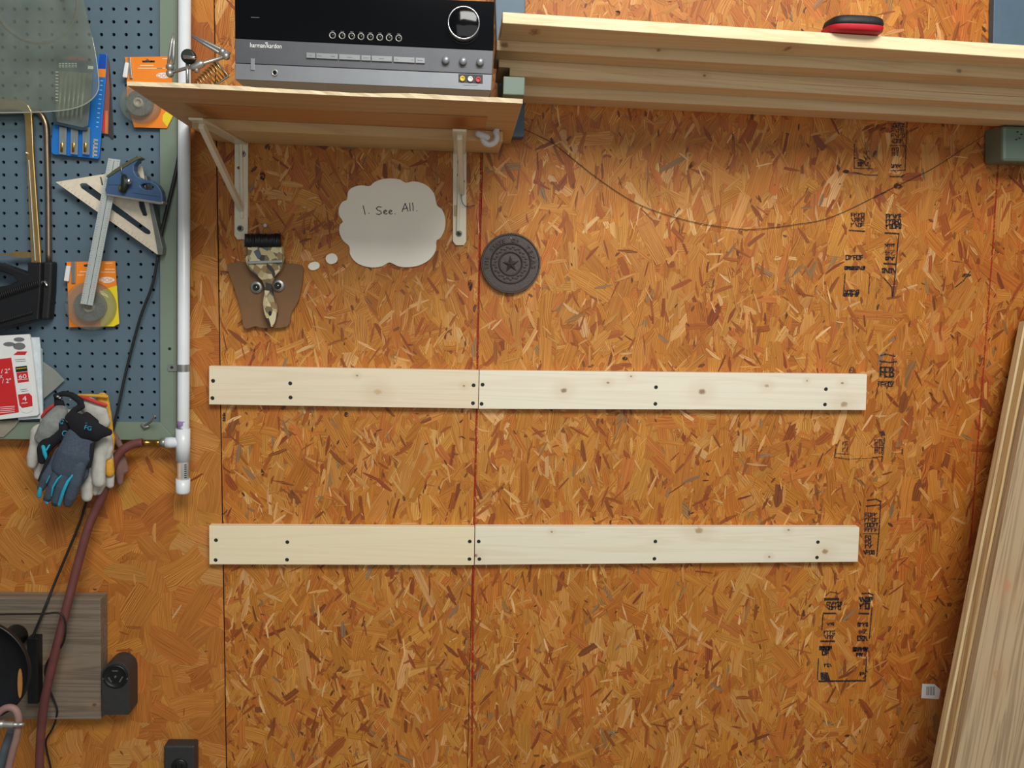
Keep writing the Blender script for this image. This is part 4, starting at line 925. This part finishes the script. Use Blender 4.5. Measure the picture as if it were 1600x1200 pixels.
card([K1(690, 372), K1(738, 374), K1(743, 385), K1(738, 500), K1(688, 1092), K1(680, 1104), K1(372, 1072), K1(356, 1058), K1(356, 1000), K1(368, 860), K1(640, 470)], .040, .004, 'card', m_bluec, t)
card([K1(692, 376), K1(738, 378), K1(734, 478), K1(684, 476)], .0403, .0002, 'blue_header', m_bluec2, t)
card([K1(684, 478), K1(734, 480), K1(730, 538), K1(680, 534)], .0404, .0002, 'yellow_band', m_orange, t)
for u in (436, 516, 598):
    o = card([K1(u - 26, 880), K1(u + 26, 884), K1(u + 22, 1076), K1(u - 28, 1070)], .047, .003, 'blister', CLEAR('blue_clear', (120, 190, 235), .6), t)
    G().tube([P(*K1(u + 2, 860), .044), P(*K1(u, 985), .044), P(*K1(u - 2, 1000), .044), P(*K1(u - 4, 1058), .044)], [.0022, .0022, .004, .004], 8).build('drill_bit', m_brass, t)
g = G()
for k in range(11): g.stroke([K1(700 - k * 3.2, 560 + k * 32), K1(714 - k * 3.2, 562 + k * 32)], 1.2, .0403)
g.build('small_print', M('pale_blue_print', (150, 200, 235), .5), t)
g = G()
for k in range(5): g.stroke([K1(652 - k * 1.5, 970 + k * 26), K1(676 - k * 1.5, 974 + k * 26)], 2.6, .0403); g.stroke([K1(652 - k * 1.5, 970 + k * 26), K1(653 - k * 1.5, 986 + k * 26)], 1.6, .0403)
lab(g.build('worn_print', m_tape, t), 'cream blurred print at the corner')
t = thing('red_card_pack', 'narrow red and brown card showing behind the blue blister card', 'package', P(168, 212, .028))
card([K1(742, 415), K1(752, 418), K1(762, 640), K1(752, 935), K1(700, 925), K1(712, 780), K1(736, 500)], .035, .002, 'card', M('rust_red_card', (140, 78, 62), .55), t)
card([K1(712, 780), K1(735, 770), K1(726, 920), K1(702, 912)], .0353, .0002, 'red_print', m_red, t)
card([K1(730, 770), K1(750, 768), K1(748, 930), K1(728, 925)], .0354, .0002, 'orange_print', M('dull_orange', (196, 120, 70), .5), t)
g = G().prism([K1(752, 410), K1(766, 520), K1(788, 955), K1(778, 966), K1(745, 930), K1(762, 640)], .032, .002)
tag(g.build('grey_card', M('charcoal_card', (52, 52, 58), .55), None, .0006, P(174, 217, .03)), 'thin charcoal card behind the red and brown card', 'package')

# orange wire packs
def wire_pack(outl, spool, sr, slot, oo, lines, yel, label, clip, grp='orange cards of picture wire'):
    x = sum(p[0] for p in outl) / len(outl); y = max(p[1] for p in outl)
    t = thing('wire_pack', label, 'wire spool', P(x, y, .028), grp)
    o = G().prism(outl, .0395, .0015, [slot]).build('card', m_orange, t)
    if yel: card(yel, .0399, .0003, 'yellow_corner', m_yellow, t)
    g = G()
    for (a, b, wd, rt_) in lines: g.stroke([(a, b), (a + wd, b + wd * rt_)], 1.3, .0399)
    g.build('small_print', M('pale_print', (255, 214, 170), .5), t)
    ox, oy, orot, ow = oo
    card([(p[0], p[1]) for p in circ(ox, oy, ow * .58, 20, 4.6)], .0399, .0003, 'logo_oval', m_white, t)
    g = G().text('OOK', ox, oy, 5.6, .0403, orot, ow); g.build('lettering', m_orange, t)
    c = P(spool[0], spool[1], .0395); r = sr * S(.05)
    G().lathe(c, [(r * .62, .002), (r * .62, .016)], 36).build('wire_coil', M('bright_wire', (150, 148, 140), .3, .8, .2, 300, .5), t)
    G().lathe(c, [(r * .24, .0), (r * .24, .021), (r * .14, .021), (r * .14, .018), (.0004, .018)], 24).build('hub', M('clear_hub', (170, 160, 140), .3), t)
    G().lathe(c, [(r, .001), (r, .014), (r * .93, .020), (r * .5, .0215), (.0004, .0215)], 44).build('blister', CLEAR('spool_blister', (238, 240, 238), .84, .06), t)
    g = G()
    for k in range(5):
        a = math.radians(72 * k + 20); p0 = c + Vector((math.cos(a) * r * .25, -.0205, math.sin(a) * r * .25)); p1 = c + Vector((math.cos(a) * r * .62, -.0195, math.sin(a) * r * .62)); g.tube([p0, p1], .0009, 5)
    g.build('spokes', m_clear, t)
    G().prism(clip[0], .043, .003).build('hanger_strip', m_steel, t, .0005)
    G().prism(clip[1], .046, .006).build('white_tab', m_white, t, .0015)
    return t
wire_pack([K1(868, 396), K1(1185, 392), K1(1192, 470), K1(1204, 800), K1(1160, 890), K1(932, 884), K1(880, 700), K1(880, 540)], K1(985, 725), 29, [K1(*p) for p in [(985, 420), (1010, 420), (1022, 408), (1040, 420), (1076, 420), (1074, 434), (988, 434)]],
          K1(1135, 524) + (0, 20), [K1(975, 455) + (20, 0), K1(958, 474) + (38, 0), K1(1090, 474) + (12, 0), K1(1130, 408) + (8, 0)], [K1(1130, 800), K1(1202, 720), K1(1204, 800), K1(1160, 880), K1(1128, 840)],
          'orange picture wire card partly hidden by the shelf end', ([K1(886, 398), K1(905, 398), K1(918, 545), K1(900, 545)], [K1(866, 430), K1(892, 434), K1(880, 540), K1(848, 536)]))
wire_pack([K2(462, 796), K2(800, 791), K2(812, 1000), K2(828, 1225), K2(790, 1245), K2(480, 1250)], (144.5, 478), 36.5, [K2(*p) for p in [(578, 818), (598, 812), (630, 814), (650, 820), (630, 830), (585, 830)]],
          K2(742, 922) + (0, 21), [K2(730, 848) + (14, 0), K2(700, 868) + (22, 0), K2(556, 865) + (12, 0), K2(540, 888) + (9, 0), K2(730, 805) + (11, 0)], [K2(690, 1000), K2(812, 960), K2(828, 1225), K2(790, 1245), K2(700, 1245)],
          'orange picture wire card hanging under the steel ruler', ([K2(494, 796), K2(524, 796), K2(522, 945), K2(494, 945)], [K2(458, 822), K2(488, 826), K2(474, 934), K2(440, 928)]))

# speed square
t = thing('speed_square', 'triangular cast aluminium speed square with slots', 'square', P(*K2(1100, 748), .028))
oc = [K2(385, 242), K2(735, 184), K2(985, 130), K2(1002, 215), K2(1045, 390), K2(1086, 560), K2(1108, 744), K2(1090, 744)]
G().prism(oc, .052, .004, [[K2(*p) for p in [(552, 262), (566, 249), (598, 250), (1040, 578), (1046, 596), (1034, 606), (1008, 600), (560, 282)]],
                            [K2(*p) for p in [(962, 376), (1000, 380), (1022, 470), (1014, 480), (992, 474), (966, 412)]],
                            [K2(*p) for p in [(690, 206), (704, 208), (716, 262), (704, 266)]],
                            [K2(*p) for p in [(948, 240), (975, 215), (985, 240), (970, 262)]]]).build('blade', m_alu, t, .0006)
G().prism([K2(1000, 200), K2(1014, 196), K2(1130, 700), K2(1126, 748), K2(1098, 748)], .058, .022).build('fence', M('grey_aluminium', (120, 124, 118), .45, .5), t, .001)
g = G()
for k in range(26):
    f = k / 26; x0, y0 = K2(420 + 640 * f, 258 + 455 * f); g.stroke([(x0, y0), (x0 + 1.6, y0 - 2.6 - (k % 4 == 0) * 1.4)], .35, .0522)
g.build('scale_marks', m_greyp, t)
# combination square
t = thing('combination_square', 'steel rule with blue cast head hanging over the speed square', 'square', P(*K2(600, 1100), .05))
o = G().prism([K2(752, 76), K2(836, 88), K2(642, 1100), K2(557, 1086)], .076, .0025).build('rule', m_ruler, t, .0003)
g = G().stroke([K2(792, 95), K2(606, 1088)], .7, .0762)
for k in range(60):
    f = k / 60; x0, y0 = K2(757 - 194 * f, 90 + 990 * f); x1, y1 = K2(826 - 192 * f, 100 + 990 * f); L = 3 if k % 4 == 0 else 1.8
    g.stroke([(x0, y0), (x0 + L, y0 + L * .14)], .3, .0762); g.stroke([(x1, y1), (x1 - L, y1 - L * .14)], .3, .0762)
g.build('graduations', m_blk2, o)
hd = [K2(*p) for p in [(738, 328), (728, 300), (748, 205), (790, 170), (850, 130), (950, 68), (962, 84), (930, 130), (932, 165), (950, 200), (985, 222), (1050, 232), (1095, 262), (1122, 305), (1130, 345), (1128, 384)]]
hole1 = [K2(*p) for p in [(975, 262), (1000, 252), (1040, 254), (1066, 276), (1052, 296), (1010, 294), (985, 282)]]
G().prism(hd, .088, .02, [hole1]).build('head', m_bsq, t, .002, seg=3)
G().prism([K2(745, 212), K2(735, 200), K2(800, 150), K2(955, 56), K2(980, 74), K2(950, 88), K2(850, 146)], .090, .024).build('mitre_edge', M('worn_olive_steel', (104, 104, 78), .4, .6), t, .0008)
G().prism([K2(735, 322), K2(1112, 380), K2(1134, 374), K2(1132, 394), K2(1108, 398), K2(740, 336)], .090, .024).build('square_edge', m_steel, t, .0008)
G().prism([K2(920, 300), K2(1100, 318), K2(1112, 345), K2(925, 318)], .0892, .001).build('raised_web', m_bsq, t, .0006)
G().prism([K2(752, 240), K2(850, 235), K2(850, 262), K2(752, 262)], .0892, .001).build('raised_web', m_bsq, t, .0006)
G().tube([P(*K2(862, 205), .092), P(*K2(872, 240), .098), P(*K2(855, 300), .094)], [.005, .0075, .005], 12, rnd=True).build('clamp_nut', m_screw, t)
G().ball(P(*K2(892, 236), .100), .006, .005, .006).build('clamp_knob', m_chrome, t)
G().lathe(P(*K2(850, 285), .09), [(.005, 0), (.005, .006), (.003, .008)], 12).build('clamp_screw', m_brass, t)
G().tube(PP([K2(840, 130) + (.09,), K2(846, 180) + (.091,)]), .0012, 6).build('scriber', m_steel, t)

# sanding disc packs
t = thing('sandpaper_pack', 'red and white pack of sanding sheets marked 60 and 4', 'package', P(30, 656, .028))
front = [(-50, 524), K3(0, 157), K3(158, 149), K3(163, 160), K3(170, 200), K3(214, 590), K3(205, 598), K3(0, 620), (-50, 660)]
card(front, .056, .006, 'pack', m_white, t)
card([(-50, 564), K3(0, 286), K3(62, 278), K3(104, 572), K3(104, 580), K3(0, 596), (-50, 655)], .0563, .0003, 'red_panel', m_red, t)
rl = [K3(*p) for p in [(66, 300), (76, 282), (140, 270), (152, 282), (158, 300), (190, 545), (180, 572), (150, 584), (125, 580), (108, 560)]]
card(rl, .0570, .0003, 'white_label', m_white, t)
card([K3(84, 330), K3(148, 322), K3(152, 352), K3(88, 360)], .0574, .0003, 'black_tab', m_pblack, t)
card([K3(90, 362), K3(152, 354), K3(160, 410), K3(98, 418)], .0574, .0003, 'red_tab', m_red, t)
card([K3(98, 482), K3(160, 474), K3(176, 490), K3(180, 545), K3(122, 556), K3(108, 542)], .0574, .0003, 'red_tab', m_red, t)
card([K3(72, 264), K3(96, 244), K3(150, 244), K3(138, 264)], .0564, .0003, 'red_tab', m_red, t)
g = G(); g.text('60', *K3(125, 382), 6.4, .0578, -4, 12); g.text('4', *K3(135, 504), 7.5, .0578, -4, 6.4); g.text('/ 2"', *K3(30, 352), 7, .0567, -4, 14); g.text('X', *K3(6, 383), 5, .0567, -4); g.text('/ 2"', *K3(36, 406), 7, .0567, -4, 14)
g.stroke([K3(100, 401), K3(152, 396)], .8, .0578); g.stroke([K3(120, 530), K3(150, 527)], .9, .0578)
for v in (546, 556, 566, 576): g.stroke([K3(0, v + 6), K3(80, v)], .7, .0567)
g.build('lettering', m_print, t)
g = G().text('1', *K3(-8, 352), 7, .0567, -4)
g = G()
for v, a, b in ((290, 82, 138), (300, 88, 142), (455, 112, 150), (465, 118, 155)): g.stroke([K3(a, v), K3(b, v - 4)], .7, .0574)
for (u, v, a, b) in ((105, 178, 30, 12), (50, 204, 32, 12), (106, 215, 34, 20)):
    x, y = K3(u, v); o = G().prism(circ(x, y, a * .2833, 18, b * .2833), .0566, .0002).build('printed_disc', m_greyp, t)
g.build('small_print', m_greyp, t)
g = G().stroke([K3(90, 340), K3(145, 334)], .9, .0578); g.build('yellow_print', m_yellow, t)
g = G().prism([K3(20, 168), K3(215, 166), K3(222, 230), K3(236, 598), K3(224, 616), K3(100, 622)], .048, .004); tag(g.build('white_package', M('pale_blue_white_card', (214, 222, 226), .5), None, .0008, P(60, 655, .03)), 'plain white package just behind the red and white pack', 'package')
g = G().prism([K3(160, 180), K3(226, 228), K3(232, 235), K3(234, 330), K3(238, 560), K3(180, 600)], .042, .003); tag(g.build('grey_package', M('pale_grey_card', (168, 186, 190), .5), None, .0008, P(58, 650, .03)), 'pale grey package edge behind the white packages', 'package')
g = G().prism([K3(236, 300), K3(300, 345), K3(356, 402), K3(300, 455), K3(240, 505)], .038, .0015); tag(g.build('plastic_bag', m_bag, None, 0, P(85, 622, .03)), 'corner of a clear plastic bag right of the packs', 'bag')
g = G().prism([K3(-160, 625), K3(0, 628), K3(110, 622), K3(80, 660), K3(20, 716), K3(-160, 716)], .040, .0015); tag(g.build('plastic_bag', M('beige_bag', (150, 142, 124), .4), None, 0, P(15, 684, .037)), 'beige bag corner hanging below the red and white pack', 'bag')

# ================================================================== GLOVES
def remesh(o, vx=.0022, it=4):
    m = o.modifiers.new('remesh', 'REMESH'); m.mode = 'VOXEL'; m.voxel_size = vx; m.use_smooth_shade = True
    s_ = o.modifiers.new('smooth', 'SMOOTH'); s_.iterations = it; s_.factor = .6; return o
def limb(g, pts, rs, flat=.8, d=None):   # points (u, v, d) in the glove crop, radii in crop units
    pth = [P(*KG(u, v), dd) for u, v, dd in pts]; sc = .175 * S(.1); g.tube(pth, [r * sc for r in rs], 12, flat=flat, rnd=True)
gl_group = 'work gloves bunched on one clip'
# yellow-cuff glove (rearmost)
t = thing('work_glove', 'leather glove with yellow cuff, rearmost on the right of the bunch', 'glove', P(*KG(860, 1000), .03), gl_group)
g = G(); limb(g, [(800, 130, .062), (830, 300, .062), (845, 500, .062)], [60, 60, 62], .45); limb(g, [(845, 480, .062), (850, 600, .062)], [70, 55], .6); remesh(g.build('cuff', m_yelf, t))
g = G(); limb(g, [(820, 540, .07), (850, 680, .066), (868, 830, .062), (870, 900, .062)], [62, 52, 42, 36]); limb(g, [(800, 700, .06), (800, 880, .06), (760, 960, .06)], [50, 45, 38]); remesh(g.build('fingers', m_lwhite, t))
g = G(); limb(g, [(856, 690, .072), (864, 790, .070)], [46, 46], .8); remesh(g.build('yellow_patch', m_yelf, t))
# brown glove
t = thing('work_glove', 'dusty brown leather glove poking out right behind the hose', 'glove', P(*KG(980, 900), .03), gl_group)
g = G(); limb(g, [(880, 440, .04), (940, 520, .036), (975, 580, .034)], [40, 34, 26]); limb(g, [(900, 640, .04), (950, 760, .035), (960, 880, .032)], [60, 52, 30]); limb(g, [(960, 640, .035), (1000, 740, .032), (1010, 770, .032)], [44, 34, 26]); remesh(g.build('fingers', m_brf, t))
# red cuffed glove
t = thing('work_glove', 'off-white leather glove with red-edged cuff at the top of the bunch', 'glove', P(*KG(180, 760), .04), gl_group)
g = G(); limb(g, [(680, 190, .078), (760, 260, .078), (790, 330, .076)], [80, 95, 80], .4); limb(g, [(420, 230, .076), (340, 300, .076), (300, 330, .076)], [70, 80, 60], .4); limb(g, [(330, 300, .07), (500, 300, .07), (700, 280, .07)], [70, 80, 80], .4); remesh(g.build('cuff', m_lwhite, t))
g = G(); limb(g, [(262, 292, .082), (300, 235, .086), (370, 185, .086)], [14, 15, 14]); limb(g, [(560, 110, .084), (650, 125, .088), (740, 160, .088), (828, 190, .084)], [12, 18, 18, 16]); g.build('red_trim', m_redf, t)
g = G(); limb(g, [(590, 98, .074), (700, 102, .074), (838, 112, .074)], [10, 14, 16]); lab(g.build('yellow_trim', m_yelf, t), 'yellow edge behind the red trim')
g = G(); limb(g, [(250, 440, .07), (215, 560, .074), (180, 660, .076), (172, 715, .076)], [90, 66, 56, 44]); limb(g, [(240, 700, .06), (230, 820, .06)], [50, 40]); remesh(g.build('thumb', m_lwhite, t))
g = G(); limb(g, [(810, 520, .082), (770, 640, .086), (765, 780, .088), (770, 870, .088)], [70, 62, 62, 58]); limb(g, [(690, 760, .08), (660, 900, .082), (662, 1005, .082)], [70, 58, 50]); limb(g, [(740, 800, .066), (740, 930, .066), (730, 965, .066)], [56, 46, 36]); limb(g, [(830, 480, .078), (850, 580, .078), (840, 640, .078)], [56, 50, 42]); remesh(g.build('fingers', m_lwhite, t))
# rear dark glove with grey back
t = thing('work_glove', 'pale grey and black glove with cyan thumb trim, left behind the slate one', 'glove', P(*KG(230, 960), .05), gl_group)
g = G(); limb(g, [(420, 250, .094), (350, 350, .1), (290, 440, .1), (250, 480, .098)], [70, 92, 82, 60], .6); remesh(g.build('back', m_lgrey, t))
g = G(); limb(g, [(440, 420, .092), (330, 500, .098), (270, 590, .1), (262, 680, .098)], [90, 72, 58, 40], .7); remesh(g.build('thumb', m_bfab, t))
g = G(); limb(g, [(272, 560, .108), (286, 620, .110), (300, 668, .108)], [17, 18, 12]); limb(g, [(330, 540, .106), (300, 590, .110)], [8, 8]); g.build('cyan_trim', m_cyan, t)
x, y = KG(448, 345); g = G(); g.text('G', *KG(435, 335), 7, .1135, 30); g.text('G', *KG(462, 440), 9, .1155, 25); lab(g.build('lettering', m_cyan, t), 'cyan letters G')
g = G(); limb(g, [(430, 340, .1), (460, 400, .102), (440, 470, .102)], [44, 50, 44], .6); remesh(g.build('cuff', m_bfab, t))
# front slate glove
t = thing('work_glove', 'slate grey glove with black cuff and cyan finger trim, front of the bunch', 'glove', P(*KG(450, 1115), .05), gl_group)
g = G(); limb(g, [(560, 480, .118), (520, 620, .124), (470, 740, .122)], [95, 120, 118], .55); limb(g, [(640, 500, .116), (600, 640, .12), (560, 720, .118)], [90, 105, 96], .5); limb(g, [(440, 620, .116), (400, 740, .116)], [70, 84], .5)
remesh(g.build('palm', m_slate, t), .002, 3)
for nm, pts, rs in (('finger', [(360, 740, .116), (300, 840, .118), (250, 930, .114)], [50, 48, 34]), ('finger', [(420, 770, .12), (365, 900, .122), (318, 1010, .118), (300, 1030, .114)], [52, 47, 42, 34]),
                    ('finger', [(480, 780, .124), (430, 920, .126), (385, 1050, .12), (378, 1065, .116)], [56, 48, 44, 36]), ('finger', [(590, 720, .122), (550, 880, .124), (510, 1010, .12), (492, 1062, .116)], [66, 60, 52, 42]),
                    ('thumb', [(660, 560, .108), (650, 700, .108), (635, 820, .106), (600, 880, .104)], [48, 44, 38, 30])):
    g = G(); limb(g, pts, rs, .75); remesh(g.build(nm, m_slate, t), .002, 3)
for pts, rs in (([(450, 800, .131), (400, 850, .134), (358, 920, .134), (344, 1000, .128)], [5, 8, 9, 6]), ([(535, 812, .132), (490, 870, .136), (450, 960, .136), (412, 1080, .128)], [7, 13, 15, 13]), ([(328, 820, .130), (300, 880, .130)], [4, 5]),
                ([(246, 930, .119), (238, 975, .118), (234, 1000, .116)], [14, 20, 20]), ([(288, 1040, .117), (306, 1062, .117)], [12, 12])):
    g = G(); limb(g, pts, rs, .6); g.build('cyan_trim', m_cyan, t)
g = G(); limb(g, [(560, 330, .118), (650, 380, .126), (760, 430, .122), (850, 430, .114)], [80, 92, 80, 40], .5); limb(g, [(560, 370, .12), (640, 420, .126), (740, 470, .12)], [60, 70, 50], .5); limb(g, [(660, 280, .112), (740, 340, .112)], [34, 30], .8); remesh(g.build('cuff', m_bfab, t))
g = G(); limb(g, [(700, 540, .118), (690, 640, .12), (680, 730, .118)], [30, 30, 22], .8); limb(g, [(320, 660, .118), (270, 780, .118), (235, 860, .116)], [16, 16, 12]); g.build('side_strap', m_bfab, t)
g = G(); g.text('FG', *KG(672, 392), 6.6, .1435, 12, 11); g.text('-:', *KG(655, 350), 3, .1435, 12); lab(g.build('lettering', m_cyan, t), 'cyan letters FG')
# clip
t = thing('strap_clip', 'black strap and clip that the gloves hang from', 'clip', P(*KG(470, 110), .03))
g = G(); limb(g, [(380, 105, .1), (450, 85, .104), (520, 95, .104), (600, 150, .104), (615, 200, .104), (560, 230, .106), (500, 300, .110)], [22, 26, 28, 34, 34, 30, 34], .8); limb(g, [(400, 110, .09), (415, 180, .09), (440, 240, .09)], [34, 46, 40], .6); remesh(g.build('strap', m_bfab, t), .0018, 2)
G().tube([P(*KG(400, 112), .126), P(*KG(402, 112), .13)], .0026, 8, rnd=True).build('rivet', m_chrome, t)
G().tube([P(*KG(440, 138), .118), P(*KG(515, 142), .118)], .0014, 8, rnd=True).build('wire_bar', m_chrome, t)
G().tube([P(*KG(420, 120), .1), P(*KG(430, 110), .028)], .0025, 8).build('hook', m_steel, t)

# ================================================================== HELPING HANDS ON THE SHELF
dh = .40; hb = P(292, 132, dh)
zsh = FL.lerp(FR, (hb.x - FL.x) / (FR.x - FL.x)).z + th + .001
t = thing('helping_hands', 'small metal stand with two alligator clips on the left end of the shelf', 'tool stand', (hb.x, -dh, zsh))
def K1d(u, v, d=dh): return P(*K1(u, v), d)
def clip_(g, tip, base, wd):
    tip, base = Vector(tip), Vector(base); ax_ = (base - tip).normalized(); sd = ax_.cross(Vector((0, 1, 0))).normalized()
    for s in (-1, 1): g.tube([tip + sd * s * .0006, tip.lerp(base, .35) + sd * s * wd * .55, tip.lerp(base, .7) + sd * s * wd * .75, base + sd * s * wd], [.0012, .0022, .0028, .002], 8)
for tip, base in ((K1d(1206, 232), K1d(1186, 445)), (K1d(1335, 250), K1d(1590, 388))):
    g = G(); clip_(g, tip, base, .0035); g.build('alligator_clip', m_steel, t)
for p in ((1180, 465), (1180, 512), (1545, 360), (1570, 390)):
    G().ball(K1d(*p), .0058, .0058, .0058).build('ball_joint', m_steel, t)
G().tube([K1d(1180, 505), K1d(1360, 456), K1d(1550, 398)], .0026, 10).build('cross_rod', m_steel, t)
G().tube([K1d(1345, 468), K1d(1395, 445)], .0058, 12, rnd=True).build('centre_clamp', m_steel, t)
G().lathe(K1d(1312, 395) + Vector((0, .004, 0)), [(.0095, 0), (.0105, .002), (.0105, .008), (.008, .010)], 18).build('wing_nut', m_screw, t)
G().tube([K1d(1285, 395, dh + .012), K1d(1345, 400, dh + .012)], .003, 8, rnd=True).build('wing_bar', m_chrome, t)
G().tube([K1d(1365, 470), K1d(1366, 490)], .004, 8, rnd=True).build('lock_screw', m_steel, t)
pp = K1d(1300, 430); G().tube([pp, Vector((pp.x, pp.y, zsh + .003))], .0024, 10).build('post', m_steel, t)
G().lathe((pp.x, pp.y, zsh), [(.022, 0), (.022, .003), (.018, .005), (.003, .006)], 28, (0, 0, 1)).build('base', m_blk2, t)
# coil of the iron holder
t = thing('spring_holder', 'brassy spring coil lying at an angle against the wall end of the shelf', 'spring', (K1d(1450, 590, .33).x, -.33, zsh))
g = G(); a0 = K1d(1375, 600, .34); a1 = K1d(1540, 470, .34); L = 9
ax_ = (a1 - a0); un = ax_.normalized(); e1 = un.cross(Vector((0, 1, 0))).normalized(); e2 = Vector((0, 1, 0)); pts = []
for k in range(L * 14 + 1):
    a = 2 * PI * k / 14; rr = .010 + .004 * k / (L * 14); pts.append(a0 + ax_ * (k / (L * 14)) + e1 * rr * math.cos(a) + e2 * rr * math.sin(a))
g.tube(pts, .0012, 6); g.build('coil', m_gold, t)
G().tube([a0 - e1 * .012, a1 - e1 * .016, a1 + e1 * .014], .0016, 6).build('holder_rod', m_steel, t)
